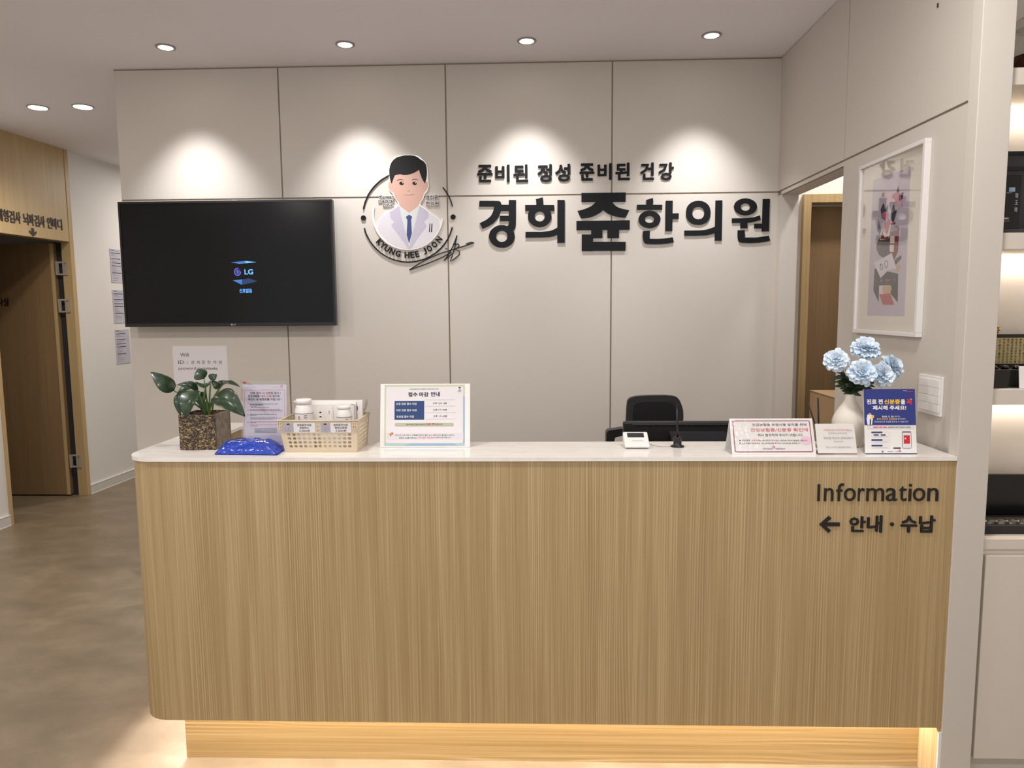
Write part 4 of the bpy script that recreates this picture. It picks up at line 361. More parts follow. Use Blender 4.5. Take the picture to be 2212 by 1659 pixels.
for ch, a, c, t_, bt in (('안', 1838, 1873, 1115, 1149), ('내', 1876, 1909, 1113, 1150), ('·', 1926, 1934, 1128, 1136), ('수', 1949, 1984, 1114, 1150), ('납', 1988, 2023, 1113, 1150)):
    if ch == '·': MB().prism(Q, ell(cx(1930), cz(1132), .0058, .0058), .0003, .004, 'info_black').build('dot', info)
    else: MB().text(Q, ch, (cx(a), cz(bt), cx(c), cz(t_)), 'info_black', .0003, .004, bold=.026).build('letter', info)
ap = [(1773, 1132.5), (1793, 1114), (1798.5, 1119.5), (1788, 1128.5), (1817, 1128.5), (1817, 1136.5), (1788, 1136.5), (1798.5, 1145.5), (1793, 1151)]
MB().prism(Q, [(cx(a), cz(c)) for a, c in ap], .0003, .004, 'info_black').build('arrow', info)
# ================================================================ WALL SIGNS
s_ = thing('clinic_name_sign', 'large dark raised Korean clinic name on the reception wall under the slogan', 'sign', (.48, D, 1.86))
for ch in NAME:
    m = MB()
    for i, sh in enumerate(ch):
        e = .00018*i
        if len(sh) == 2: m.ringp(FB, sh[0], sh[1], .0003+e, .0065+e, 'sign_black')
        else: m.prism(FB, sh[0], .0003+e, .0065+e, 'sign_black')
    m.build('letter', s_)
s_ = thing('slogan_sign', 'smaller dark raised Korean slogan line above the large clinic name', 'sign', (.22, D, 2.25))
for ch, a, z0, c, z1 in SLOGAN: MB().text(FB, ch, (a, z0, c, z1), 'sign_black', .0003, .006, bold=.03).build('letter', s_)
em = thing('clinic_emblem', 'round wall emblem with a cartoon doctor portrait ringed by lettering', 'emblem', (-.69, D, 1.79))
pp = MB().prism(FB, EMB['back'], .0003, .0068, 'acryl_white').build('portrait_panel', em)
for nm, keys, m, w in (('face', ('face',), 'skin', .0071), ('coat', ('coat',), 'coatwhite', .0074), ('shirt', ('shirt',), 'shirt', .0076), ('lapel', ('lap1',), 'lapel', .008), ('lapel', ('lap2',), 'lapel', .008), ('tie', ('tie',), 'tie', .0082), ('hair', ('hair',), 'hair', .0078)):
    q = MB()
    for k in keys: q.prism(FB, EMB[k], .0069, w, m)
    q.build(nm, pp)
for nm, keys, m in (('eye', ('eye1', 'hl1'), 'hair'), ('eye', ('eye2', 'hl2'), 'hair'), ('eyebrow', ('brow1',), 'hair'), ('eyebrow', ('brow2',), 'hair'), ('nose', ('nose',), 'mouth'), ('mouth', ('mouth',), 'mouth'), ('pen', ('pen1',), 'hair'), ('pen', ('pen2',), 'hair')):
    q = MB()
    for i, k in enumerate(keys): q.prism(FB, EMB[k], .0073, .0079+i*.0003, m if not i else 'acryl_white')
    q.build(nm, pp)
for a in ARCS:
    n = len(a)//2; q = MB()
    for i in range(n-1): q.prism(FB, [a[i], a[i+1], a[2*n-2-i], a[2*n-1-i]], .0003, .007, 'sign_black')
    q.build('ring_arc', em)
n = len(INNER)//2; q = MB()
for i in range(n-1): q.prism(FB, [INNER[i], INNER[i+1], INNER[2*n-2-i], INNER[2*n-1-i]], .0003, .0064, 'acryl_white')
q.build('inner_ring', em)
for d in DOTS: MB().prism(FB, d, .0003, .007, 'sign_black').build('dot', em)
q = MB()
for sg_ in SIG: ribbon(q, FB, sg_, .0038, .0003, .007, 'sign_black')
q.build('signature', em)
for ch, x, z, a in RINGTXT:
    ca, sa = math.cos(a), math.sin(a)
    Fr = (lambda x, z, ca, sa: lambda u, v, w=0: FB(x+u*ca-v*sa, z+u*sa+v*ca, w))(x, z, ca, sa)
    wd = {'J': .019, 'E': .0215}.get(ch, .0265)
    MB().text(Fr, ch, (-wd/2, -.0168, wd/2, .0168), 'sign_black', .0003, .007, bold=.022, res=3).build('ring_letter', em)
for tx, a, z0, c, z1 in EMBTXT:
    e = .0022; q = MB().text(FB, tx, (a-e, z0-e, c+e, z1+e), 'acryl_white', .0003, .006, bold=.09).text(FB, tx, (a, z0, c, z1), 'sign_black', .0061, .007, bold=.014)
    q.build('text_line', em)
# ================================================================ TELEVISION
tv = thing('television', 'large black wall television showing a no signal logo', 'television', (-1.66, D, 1.46))
X0, X1, Z0, Z1, Y = -2.243, -1.0775, 1.464, 2.1365, 3.907
MB().box(X0, X1, Y, Y+.035, Z0, Z1, 'tv_black').box(X0+.12, X1-.12, Y+.0351, Y+.06, Z0+.06, Z1-.12, 'tv_black').build('cabinet', tv, bevel=.004)
MB().box(-1.86, -1.46, Y+.0601, D-.0005, 1.65, 1.98, 'black_plastic').build('wall_bracket', tv)
f = MB()
for a, c, z0, z1 in ((X0, X1, Z1-.0105, Z1), (X0, X1, Z0, Z0+.019), (X0, X0+.0105, Z0+.019, Z1-.0105), (X1-.0105, X1, Z0+.019, Z1-.0105)): f.box(a, c, Y-.004, Y-.0001, z0, z1, 'tv_black')
f.build('bezel', tv)
TF = FXZ(Y-.0005)
def tx(px): return X0+(px-264.5)*(X1-X0)/(722-264.5)
def tz(py): return Z0+(705-py)*(Z1-Z0)/(705-433.5)
sc = MB().box(X0+.0105, X1-.0105, Y-.0005, Y-.0001, Z0+.019, Z1-.0105, 'tv_screen').build('screen', tv)
def k5(x, y): return (tx(480+x*100/1508), tz(540+y*110/1659))
g = MB()
g.flat(TF, [k5(*p) for p in ((310, 388), (590, 438), (780, 425), (780, 345))][::1], .0004, 'tv_blue').flat(TF, [k5(*p) for p in ((785, 345), (785, 422), (1140, 388))], .0004, 'tv_light')
g.flat(TF, [k5(*p) for p in ((350, 975), (640, 1125), (655, 945))], .0004, 'tv_blue').flat(TF, [k5(*p) for p in ((662, 945), (650, 1125), (1150, 1018), (880, 915))], .0004, 'tv_dark')
c5 = k5(515, 700); g.flat(TF, ell(c5[0], c5[1], .0165, .0185), .0003, 'tv_deep')
arc = [(c5[0]+.0172*math.cos(math.radians(a)), c5[1]+.0195*math.sin(math.radians(a))) for a in range(70, 361, 10)]+[(c5[0]+.006, c5[1])]
a_, b_ = stroke(arc, .004)
for i in range(len(a_)-1): g.flat(TF, [b_[i], b_[i+1], a_[i+1], a_[i]], .0005, 'tv_violet')
g.flat(TF, [k5(*p) for p in ((505, 640), (530, 640), (530, 755), (555, 755), (555, 775), (505, 775))], .0006, 'tv_violet').flat(TF, ell(*k5(480, 662), .0022, .0024, 10), .0006, 'tv_violet')
g.text(TF, 'LG', k5(738, 790)+k5(1022, 615), 'tv_light', .0005, bold=.03, res=4).text(TF, '신호없음', k5(548, 1390)+k5(958, 1248), 'tv_light', .0005, bold=.02)
g.build('screen_image', sc)
bx = tx(500); q = MB().text(FXZ(Y-.0041), 'LG', (bx-.002, Z0+.0055, bx+.0135, Z0+.0135), 'badge', .0004, bold=.02); q.prism(FXZ(Y-.0041), ell(bx-.0085, Z0+.0095, .0045, .0045), 0, .0004, 'badge'); q.build('badge', tv)
MB().box(-1.62, -1.585, Y+.002, Y+.02, Z1, Z1+.004, 'white_plastic').build('top_clip', tv)
# ================================================================ WALL PAPERS
def bl(TL, TR, BR, BL, w, h):
    """maps a point read off a tilted photographed sheet to (u, v) on that sheet"""
    def fn(x, y):
        v = (y-TL[1])/(BL[1]-TL[1])
        for _ in range(3):
            xl = TL[0]+(BL[0]-TL[0])*v; xr_ = TR[0]+(BR[0]-TR[0])*v; u = (x-xl)/(xr_-xl)
            yt = TL[1]+(TR[1]-TL[1])*u; yb_ = BL[1]+(BR[1]-BL[1])*u; v = (y-yt)/(yb_-yt)
        return (u*w, (1-v)*h)
    return fn
def tb(fn, x0, y0, x1, y1):
    a = fn(x0, y1); c = fn(x1, y0); return (a[0], a[1], c[0], c[1])
def dashes(mb, Fr, u0, u1, v, h, m, w=.0004):
    u = u0
    while u < u1-.001:
        l = min(random.uniform(2, 5)*h*1.6, u1-u); mb.flat(Fr, [(u, v), (u+l, v), (u+l, v+h), (u, v+h)], w, m); u += l+h*.8
Fw = lambda u, v, w=0: FB(-2.04+u, 1.138+v, w)
fn = bl((232, 30), (752, 28), (765, 395), (252, 395), .31, .215)
b = MB().slab(Fw, 0, .31, 0, .215, .0003, .0008, 'paper')
b.text(Fw, 'Wifi', tb(fn, 308, 95, 390, 132), 'ink', .0011).text(Fw, 'ID :', tb(fn, 288, 168, 380, 200), 'ink', .0011)
for ch, x in zip('경희쥰한의원', (410, 465, 515, 568, 620, 674)): b.text(Fw, ch, tb(fn, x, 170, x+30, 202), 'ink', .0011)
b.text(Fw, 'password', tb(fn, 292, 228, 455, 264), 'ink', .0011).text(Fw, ':skedmltkwbs', tb(fn, 462, 232, 662, 258), 'ink', .0011, bold=.01)
tag(b.build('wifi_notice', loc=Fw(.155, 0)), 'white paper sheet with wifi details taped to wall under the television', 'notice')
for z0, z1, w in ((1.808, 2.107, 'topmost of the three'), (1.445, 1.743, 'middle of the three'), (1.075, 1.385, 'lowest of the three')):
    Fn = (lambda z0: lambda u, v, w=0: FL(6.398+u, z0+v, w))(z0); h = z1-z0
    b = MB().slab(Fn, 0, .205, 0, h, .0003, .004, 'sleeve')
    b.flat(Fn, [(.012, h*.955), (.06, h*.955), (.06, h*.972), (.012, h*.972)], .0045, 'ink'); dashes(b, Fn, .06, .13, h*.93, .004, 'ink_grey', .0045)
    for v in (.87, .70, .575, .49, .28): b.flat(Fn, [(.012, h*v), (.145, h*v), (.145, h*v+.006), (.012, h*v+.006)], .0045, 'ink')
    for v in (.83, .79, .66, .63, .54, .45, .42, .38, .35, .32, .24, .2, .16, .12, .06): dashes(b, Fn, .014, random.uniform(.05, .13), h*v, .003, 'ink_grey', .0045)
    for v in (.84, .78, .72, .66, .6, .54, .47, .41, .36): dashes(b, Fn, .15, .185, h*v, .003, 'ink_light', .0045)
    tag(b.build('wall_notice', loc=Fn(.1, 0)), 'printed sheet in clear sleeve on white hall wall beside the television, '+w, 'notice', 'notices on the hall wall')
# ================================================================ PICTURE ON RIGHT WALL
pf = thing('picture_frame', 'tall white framed art print of stacked furniture and flowers on right wall', 'picture', (XR, 2.73, 1.44))
U0, U1, V0, V1 = -2.977, -2.488, 1.4415, 2.097; t_ = .014
MB().slab(FRW, U0+.004, U1-.004, V0+.004, V1-.004, .0003, .006, 'mat_board').build('mat_board', pf)
f = MB()
for a, c, e, g_ in ((U0, U1, V1-t_, V1), (U0, U1, V0, V0+t_), (U0, U0+t_, V0+t_, V1-t_), (U1-t_, U1, V0+t_, V1-t_)): f.slab(FRW, a, c, e, g_, .0002, .022, 'white_frame')
f.build('frame', pf, bevel=.0012)
pr_ = MB()
for i, (m, p) in enumerate(ART): pr_.flat(FRW, p, .0063+i*.00006, 'art_'+m)
pr_.build('print', pf)
MB().slab(FRW, U0+t_, U1-t_, V0+t_, V1-t_, .0125, .0135, 'glass').build('glass_pane', pf)
ls = thing('light_switch', 'white wall switch plate with eight rocker buttons beside the counter', 'light switch', (XR, 2.41, 1.19))
MB().slab(FRW, -2.482, -2.3405, 1.191, 1.3195, .0002, .007, 'white_plastic').build('plate', ls, bevel=.0015)
for i in range(2):
    for j in range(4):
        MB().slab(FRW, -2.472+.0615*i, -2.411+.0615*i, 1.203+.0265*j, 1.2288+.0265*j, .0071, .0105, 'white_plastic').build('rocker', ls, bevel=.001)
# ================================================================ THINGS ON THE COUNTER
def leaf(base, tip, wd, nrm, parent, root):
    B, T, N_ = Vector(base), Vector(tip), Vector(nrm).normalized(); ax = T-B; L = ax.length; side = ax.cross(N_).normalized(); N_ = side.cross(ax).normalized()
    def fn(u, v):
        s = u*2-1; t = v; w = wd/2*(math.sin(math.pi*min(1, t**.72))**.8 if 0 < t < 1 else .02)
        p = B+ax*t+N_*L*(.16*math.sin(math.pi*t)-.10*t*t); return p+side*s*w+N_*(abs(s)**1.4*w*.42)
    q = MB().grid(fn, 10, 14, 'leaf'); o = q.build('leaf', parent, solid=.0009)
    M1 = (B+root)/2+Vector((0, -.006, .012)); pts = [root*(1-k/6)**2+M1*2*(k/6)*(1-k/6)+B*(k/6)**2 for k in range(7)]
    MB().tube(pts, [.0028]*6+[.0018], 'stem').build('leaf_stalk', o)
    return o
m = mat('leaf', (34, 56, 34), .34, coat=.12); x, _ = mapped(m, (30, 30, 30), Scale=1.5, Detail=3)
r = ramp(m, x.outputs['Fac'], [(.35, (25, 43, 27)), (.65, (44, 68, 41))]); nt(m)[1].new(r.outputs[0], nt(m)[2].inputs['Base Color'])
m = mat('pot_glaze', (60, 46, 30), .16, .25, coat=.3); x, _ = mapped(m, (150, 150, 190), Scale=.8, Detail=3, Distortion=1.4)
r = ramp(m, x.outputs['Fac'], [(.42, (24, 18, 12)), (.52, (70, 54, 34)), (.62, (176, 146, 98))]); nt(m)[1].new(r.outputs[0], nt(m)[2].inputs['Base Color']); bump(m, x.outputs['Fac'], .7, .006)
m = mat('pot_side_reflection', (128, 114, 94), .3, .15, coat=.2); x, _ = mapped(m, (60, 60, 60), Scale=1, Detail=4)  # grey reflection in the glaze, put into the colour of the side face
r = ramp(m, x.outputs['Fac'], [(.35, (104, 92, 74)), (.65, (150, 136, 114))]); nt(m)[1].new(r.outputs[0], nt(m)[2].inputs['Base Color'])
pl = thing('potted_plant', 'glossy green leafy plant in a square dark textured ceramic pot', 'potted plant', (-1.13, 2.41, ZT))
px0, px1, py0, py1, pz = -1.190, -1.067, 2.350, 2.472, ZT+.1185
b = MB().box(px0, px1, py0, py0+.008, ZT+.0002, pz, 'pot_glaze').box(px0, px1, py1-.008, py1, ZT+.0002, pz, 'pot_glaze').box(px0, px0+.008, py0+.008, py1-.008, ZT+.0002, pz, 'pot_glaze').box(px1-.008, px1, py0+.008, py1-.008, ZT+.0002, pz, 'pot_side_reflection').box(px0+.008, px1-.008, py0+.008, py1-.008, ZT+.0002, ZT+.01, 'pot_glaze')
b.build('pot', pl)
b = MB().grid(lambda u, v: Vector((px0+.0085+u*(px1-px0-.017), py0+.0085+v*(py1-py0-.017), pz-.006+.008*noise.noise(Vector((u*9, v*9, 1))))), 14, 14, 'soil'); b.build('soil', pl)
rt = Vector((-1.115, 2.405, pz-.012))
for l_ in LEAVES: leaf(l_[0], l_[1], l_[2]*1.30, l_[3], pl, rt+Vector((random.uniform(-.012, .012), random.uniform(-.01, .01), 0)))
MB().tube([rt, rt+Vector((0, -.005, .05))], [.009, .006], 'stem').build('stalk', pl)
# blue wipes pack
m = mat('blue_film', (16, 62, 182), .12, coat=.5); x, _ = mapped(m, (45, 110, 60), Scale=1, Detail=4, Distortion=.8); bump(m, x.outputs['Fac'], 1.0, .014)
wp = thing('wipes_pack', 'crumpled glossy blue wipes pack lying at the counter edge', 'wipes pack', (-.93, 2.33, ZT))
def pillow(u, v, top):
    a = .208*(u-.5); s = .12*(v-.5); hh = .021*max(0, (1-(abs(u*2-1))**5))*max(0, (1-(abs(v*2-1))**4))**.7
    wob = (.0045*noise.noise(Vector((u*9, v*6, 3)))+.0026*noise.noise(Vector((u*22, v*15, 8))))*(1-(abs(v*2-1))**6)
    p = Vector((a*math.cos(-.09)-s*math.sin(-.09)*-.0, s+a*-.09, 0)); z = ZT+.0012+(hh*1.75+wob*1.3+.002 if top else 0)
    return Vector((-.9405+a-.015*(v-.5), 2.322+s+a*-.06, max(z, ZT+.0006)))
b = MB().grid(lambda u, v: pillow(u, v, True), 64, 36, 'blue_film').grid(lambda u, v: pillow(1-u, v, False), 34, 18, 'blue_film')
b.build('film_pack', wp)
q = MB().grid(lambda u, v: Vector((-.8375+.012*u-.012*v, 2.262+.118*v-.004*u, ZT+.011-.006*u+.004*math.sin(v*40))), 4, 40, 'blue_film'); q.build('seal_edge', wp, solid=.0006)
q = MB()
for rw, (v0, u0, u1) in enumerate(((.26, .18, .82), (.40, .28, .75))):
    u = u0
    while u < u1:
        l = random.uniform(.02, .05); P = [pillow(u, v0, True)+Vector((0, -.0006, .0010)), pillow(u+l*.7, v0, True)+Vector((0, -.0006, .001)), pillow(u+l*.7, v0+.035, True)+Vector((0, -.0006, .001)), pillow(u, v0+.035, True)+Vector((0, -.0006, .001))]
        q.add(P, [(0, 1, 2, 3)], 'acryl_white'); u += l
q.build('print_marks', wp)
# acrylic sign holder with portrait sheet
def board(o, tilt, u=(1, 0, 0)):
    s, c = math.sin(tilt), math.cos(tilt); u = Vector(u).normalized(); back = Vector((-u.y, u.x, 0)); v = back*s+Vector((0, 0, c)); return frame(o, u, v), u, v
ah = thing('acrylic_sign_holder', 'clear upright acrylic holder with a portrait notice behind the blue wipes pack', 'sign holder', (-.925, 2.44, ZT))
w, h = .161, .224; Fr, u_, v_ = board((-1.0045, 2.405, ZT+.0008), .10)
fn = bl((885, 362), (1345, 362), (1345, 940), (895, 940), w, h*.94)
fn2 = lambda x, y: (fn(x, y)[0], fn(x, y)[1]+h*.06)
b = MB().slab(Fr, 0, w, 0, h, .003, .005, 'acryl_clear').slab(Fr, 0, w, 0, h, -.003, -.001, 'acryl_clear').slab(Fr, 0, w, 0, .0015, -.04, .03, 'acryl_clear'); b.build('clear_holder', ah)
sh = MB().slab(Fr, .007, w-.004, .004, h*.945, -.0006, .0005, 'paper_lilac')
def T2(t, x0, y0, x1, y1, m, bold=.03): sh.text(Fr, t, tb(fn2, x0, y0, x1, y1), m, .0008, bold=bold)
rr2 = [fn2(*p) for p in ((922, 446), (1316, 446), (1316, 938), (922, 938))]
for i in range(4): ribbon(sh, Fr, [rr2[i], rr2[(i+1) % 4]], .0011, .0005, .0008, 'ink_rose')
T2('진료 접수 시 신분증 제시 !', 980, 462, 1275, 488, 'ink', .02); T2('건강보험증', 955, 493, 1070, 516, 'ink'); T2('대여·도용', 1080, 493, 1188, 516, 'ink_red'); T2('방지로', 1198, 493, 1268, 516, 'ink'); T2('국민이 낸 보험료를 지킵니다 !', 955, 521, 1288, 546, 'ink')
for yy, n in ((572, 0), (634, 1), (678, 0), (748, 1)):
    a = fn2(958, yy); sh.flat(Fr, ell(a[0], a[1], .0022, .0022, 12), .0008, 'ink_rose')
for yy, x0, x1, mm in ((578, 975, 1250, 'ink'), (586, 975, 1100, 'ink'), (602, 982, 1040, 'ink_grey'), (608, 982, 1165, 'ink_grey'), (630, 975, 1270, 'ink'), (639, 975, 1295, 'ink_red'), (652, 1180, 1295, 'ink_light'), (674, 975, 1240, 'ink'), (684, 975, 1045, 'ink'), (702, 982, 1240, 'ink_grey'), (711, 982, 1300, 'ink_grey'), (720, 982, 1195, 'ink_grey'), (744, 980, 1270, 'ink_red'), (754, 980, 1045, 'ink'), (772, 985, 1270, 'ink_rose'), (782, 985, 1055, 'ink_grey')):
    a = fn2(x0, yy); c = fn2(x1, yy); dashes(sh, Fr, a[0], c[0], a[1]-.001, .0016, mm, .0008)
a = fn2(1022, 850); c = fn2(1240, 806); sh.flat(Fr, [(a[0], a[1]), (c[0], a[1]), (c[0], c[1]), (a[0], c[1])], .0007, 'line_grey')
for yy, x0, x1 in ((808, 1022, 1240), (828, 1030, 1090), (836, 1030, 1160), (844, 1030, 1230)):
    a = fn2(x0, yy); c = fn2(x1, yy); dashes(sh, Fr, a[0], c[0], a[1]-.001, .0014, 'ink_grey', .0009)
for x0, yy, x1 in ((938, 421, 1030), (1205, 425, 1275)):
    a = fn2(x0, yy); c = fn2(x1, yy); dashes(sh, Fr, a[0], c[0], a[1], .0013, 'ink_light', .0008)
a = fn2(1286, 413); sh.flat(Fr, ell(a[0], a[1], .004, .004, 16), .0008, 'ink_red').flat(Fr, ell(a[0], a[1], .0024, .002, 12), .0009, 'paper')
sh.build('notice_sheet', ah)
a = fn2(920, 383); q = MB().prism(Fr, [p for p in ell(a[0], a[1]-.001, .0055, .0065, 20) if p[1] >= a[1]-.001], -.0009, -.0007, 'ink_red'); q.build('rear_sheet', ah)
# perforated basket
bk = thing('plastic_basket', 'beige perforated plastic basket with two paper labels and packaged remedies inside', 'basket', (-.70, 2.385, ZT))
zb, zt = ZT+.0005, 1.192
P = lambda x, y, z: Vector((x, y, z))
bot = [(-.819, 2.308), (-.582, 2.308), (-.582, 2.452), (-.819, 2.452)]; top = [(-.835, 2.298), (-.576, 2.298), (-.576, 2.470), (-.835, 2.470)]
def wallgrid(A, B_, Cc, Dd, nu, nv, holes, mb, m, r=.3):
    pt = lambda u, v: (A*(1-u)+B_*u)*(1-v)+(Dd*(1-u)+Cc*u)*v
    K = 12
    for i in range(nu):
        for j in range(nv):
            u0, u1, v0, v1 = i/nu, (i+1)/nu, j/nv, (j+1)/nv
            if not holes(i, j): mb.add([pt(u0, v0), pt(u1, v0), pt(u1, v1), pt(u0, v1)], [(0, 1, 2, 3)], m); continue
            uc, vc = (u0+u1)/2, (v0+v1)/2; sq = []; ho = []
            for k in range(K):
                a = 2*math.pi*k/K+math.pi/4; c, s = math.cos(a), math.sin(a); q = max(abs(c), abs(s)); sq.append(pt(uc+c/q*(u1-u0)/2, vc+s/q*(v1-v0)/2)); ho.append(pt(uc+c*r*(u1-u0), vc+s*r*(v1-v0)))
            mb.add(sq+ho, [(k, (k+1) % K, K+(k+1) % K, K+k) for k in range(K)], m)
B4 = [P(x, y, zb) for x, y in bot]; T4 = [P(x, y, zt) for x, y in top]; b = MB()
for i, (nu, edge) in enumerate(((15, 1), (9, 1), (15, 1), (9, 1))):
    j = (i+1) % 4
    wallgrid(B4[i], B4[j], T4[j], T4[i], nu, 8, lambda a, c, nu=nu: 0 < a < nu-1 and 0 < c < 7, b, 'beige_plastic', (.37 if i % 2 == 0 else .34))
b.add([B4[0], B4[1], B4[2], B4[3]], [(0, 1, 2, 3)], 'beige_plastic')
body = b.build('basket_body', bk, solid=.0018)
rim = MB()
for i in range(4):
    j = (i+1) % 4; d = (T4[j]-T4[i]).normalized()*.003; rim.tube([T4[i]-d, T4[j]+d], .0032, 'beige_plastic', 8)
rim.build('rim', bk)
for x in (-.8285, -.5835):
    q = MB(); z0 = zt-.028
    for k in range(3): q.box(x-.0085+k*.0065, x-.0055+k*.0065, 2.2955, 2.2985, z0, zt-.004, 'beige_plastic')
    for k in range(3): q.box(x-.0085, x+.0075, 2.2960, 2.2980, z0+k*.0105, z0+.003+k*.0105, 'beige_plastic')
    q.build('corner_clip', bk)
tilt = lambda z: 2.308+(2.298-2.308)*(z-zb)/(zt-zb)-.0016
def mini_logo(mb, Fr, cx_, cy_, s, w=.0008):
    for k, m in (('coat', 'line_grey'), ('face', 'skin'), ('lap1', 'ink_light'), ('lap2', 'ink_light'), ('tie', 'tie'), ('hair', 'hair')):
        mb.flat(Fr, [(cx_+(a+.69)*s/.6, cy_+(c-2.07)*s/.6) for a, c in EMB[k]], w, m); w += .00005
    ar_ = [(cx_+(a+.69)*s/.6, cy_+(c-2.07)*s/.6) for a, c in ARCS[2]]; n_ = len(ar_)//2
    for i in range(0, n_-1, 3): k = min(i+3, n_-1); mb.flat(Fr, [ar_[i], ar_[k], ar_[2*n_-1-k], ar_[2*n_-1-i]], w, 'ink')
def label(x0, x1, lines):
    z1, z0 = 1.1860, 1.1525
    Fl = lambda u, v, w=0: Vector((u, tilt(v)-w, v))
    q = MB().flat(Fl, [(x0, z0), (x1, z0), (x1, z1), (x0, z1)], .0006, 'paper')
    s = (x1-x0)*.33; q.flat(Fl, [(x0+.001, z0+.001), (x0+s, z0+.001), (x0+s, z1-.001), (x0+.001, z1-.001)], .0009, 'line_grey'); mini_logo(q, Fl, x0+s*.5, (z0+z1)/2, .027, .0011)
    for i, t in enumerate(lines):
        zz = z1-.003-.0098*(i+1); k = len(t)*(.0078 if i < 2 else .0058); c = (x0+s+x1)/2; q.text(Fl, t, (c-k/2, zz+.0010, c+k/2, zz+.0088), 'ink', .001, bold=.02)
    q.build('price_label', bk)
label(-.8195, -.7145, ('경희쥰한의원', '한방파스', '5,000원')); label(-.6975, -.5965, ('경희쥰한의원', '한방소화제', '7,000원'))
# what is in the basket
def bottle(x, y, z, r, hb, label_, cap_h):
    t = thing('medicine_bottle', label_, 'bottle', (x, y, z), 'white bottles in the basket'); s = r/.03
    MB().lathe((x, y, z), [(r*.93, 0), (r, .003), (r, hb*.80), (r*.97, hb*.88), (r*.84, hb*.95), (r*.80, hb)], 'white_plastic').build('bottle_body', t)
    MB().lathe((x, y, z), [(r*.80, hb+.0003), (r*.88, hb+.001), (r*.88, hb+cap_h*.75), (r*.80, hb+cap_h*.92), (r*.5, hb+cap_h)], 'white_plastic').box(x-r*1.03, x-r*.86, y-.006, y, z+hb+.006, z+hb+.011, 'white_plastic').build('cap', t)
    q = MB(); zz0, zz1 = z+hb*.2, z+hb*.80
    Fc = lambda u, v, w=0: Vector((x+(r+.0004+w)*math.sin(u), y-(r+.0004+w)*math.cos(u), v))
    q.grid(lambda u, v: Fc(-2.4+4.8*u, zz0+(zz1-zz0)*v), 28, 1, 'paper').grid(lambda u, v: Fc(-2.4+4.8*u, zz1-.0005+.0014*v, .0002), 28, 1, 'ink')
    mini_logo(q, lambda a, c, w=0: Fc(a/r, c, w), -.008, zz1-.016, .016, .0005)
    for k in range(3): q.flat(lambda a, c, w=0: Fc(a/r, c, w), [(.008, zz1-.008-.007*k), (.018, zz1-.007-.007*k), (.018, zz1-.005-.007*k), (.008, zz1-.006-.007*k)], .0006, 'ink')
    q.build('bottle_label', t); return t
zf = zb+.0012
def carton(name, x0, x1, y0, y1, z0, z1, lab, extra):
    t = thing(name, lab, 'box', ((x0+x1)/2, (y0+y1)/2, z0), 'white cartons in the basket')
    MB().box(x0, x1, y0, y1, z0, z1, 'white_plastic').build('carton', t, bevel=.0008)
    q = MB(); extra(q); q.build('carton_print', t); return t
def ex1(q):
    Fr = FXZ(2.4178); q.flat(Fr, [(-.688, 1.15), (-.6872, 1.15), (-.6872, 1.222), (-.688, 1.222)], .0004, 'ink_grey'); q.text(Fr, '한방', (-.7035, 1.196, -.699, 1.208), 'ink', .0004)
    a = [(-.6135, 1.15), (-.6135, 1.224), (-.618, 1.229), (-.626, 1.229)]; ribbon(q, Fr, a, .0012, 0, .0004, 'ink'); dashes(q, Fr, -.735, -.728, 1.20, .004, 'ink', .0004); dashes(q, Fr, -.735, -.728, 1.185, .004, 'ink', .0004)
carton('remedy_carton', -.758, -.6115, 2.418, 2.433, zf, 1.2305, 'lower white carton directly behind the two bottles in the basket', ex1)
def ex2(q):
    Fr = FXZ(2.4343); q.text(Fr, '경옥', (-.6095, 1.205, -.6055, 1.222), 'ink', .0004, bold=.04); dashes(q, Fr, -.609, -.606, 1.17, .002, 'ink_grey', .0004); ribbon(q, Fr, [(-.6105, 1.15), (-.6105, 1.236)], .0012, 0, .0004, 'ink_grey')
carton('remedy_carton', -.812, -.5905, 2.4345, 2.4500, zf, 1.2405, 'taller wide white carton at the back of the basket', ex2)
bottle(-.7725, 2.372, zf, .0302, .150, 'larger white pill bottle at the left of the beige basket', .018)
bottle(-.6375, 2.372, zf, .0255, .133, 'smaller white pill bottle at the right of the beige basket', .0125)
def crk(u, v): return Vector((-.588+.012*u+.006*noise.noise(Vector((u*7, v*9, 0))), 2.43+.03*v+.006*noise.noise(Vector((u*9, v*9, 5))), 1.2+.045*u*(1-.3*v)+.012*noise.noise(Vector((u*8, v*8, 9)))))
tag(MB().grid(crk, 9, 9, 'cello', False).build('plastic_wrap', loc=(-.588, 2.44, 1.2)), 'scrap of crinkled clear wrap sticking out of the right end of the basket', 'plastic wrap')
# closing time notice
nb = thing('closing_time_notice', 'white landscape notice board with a blue timetable at the middle of the counter', 'notice', (-.37, 2.40, ZT))
w, h = .305, .2145; Fr, u_, v_ = board((-.5235, 2.386, ZT+.0005), .17)
fn = bl((245, 195), (2010, 185), (1985, 1445), (190, 1450), w, h)
MB().slab(Fr, 0, w, 0, h, -.004, 0, 'white_plastic').build('backing_board', nb, bevel=.001)
Fk = frame(Vector((-.40, 2.386, ZT)), (1, 0, 0)); q = MB(); q.add([Vector((-.40, 2.4210, ZT+.185)), Vector((-.34, 2.4210, ZT+.185)), Vector((-.34, 2.475, ZT+.001)), Vector((-.40, 2.475, ZT+.001))], [(0, 1, 2, 3)], 'white_plastic'); q.build('easel_leg', nb, solid=.002)
s = MB(); u0, v0 = fn(275, 1420); u1, v1 = fn(1905, 205); s.flat(Fr, [(u0, v0), (u1, v0), (u1, v1), (u0, v1)], .0003, 'edge_green')
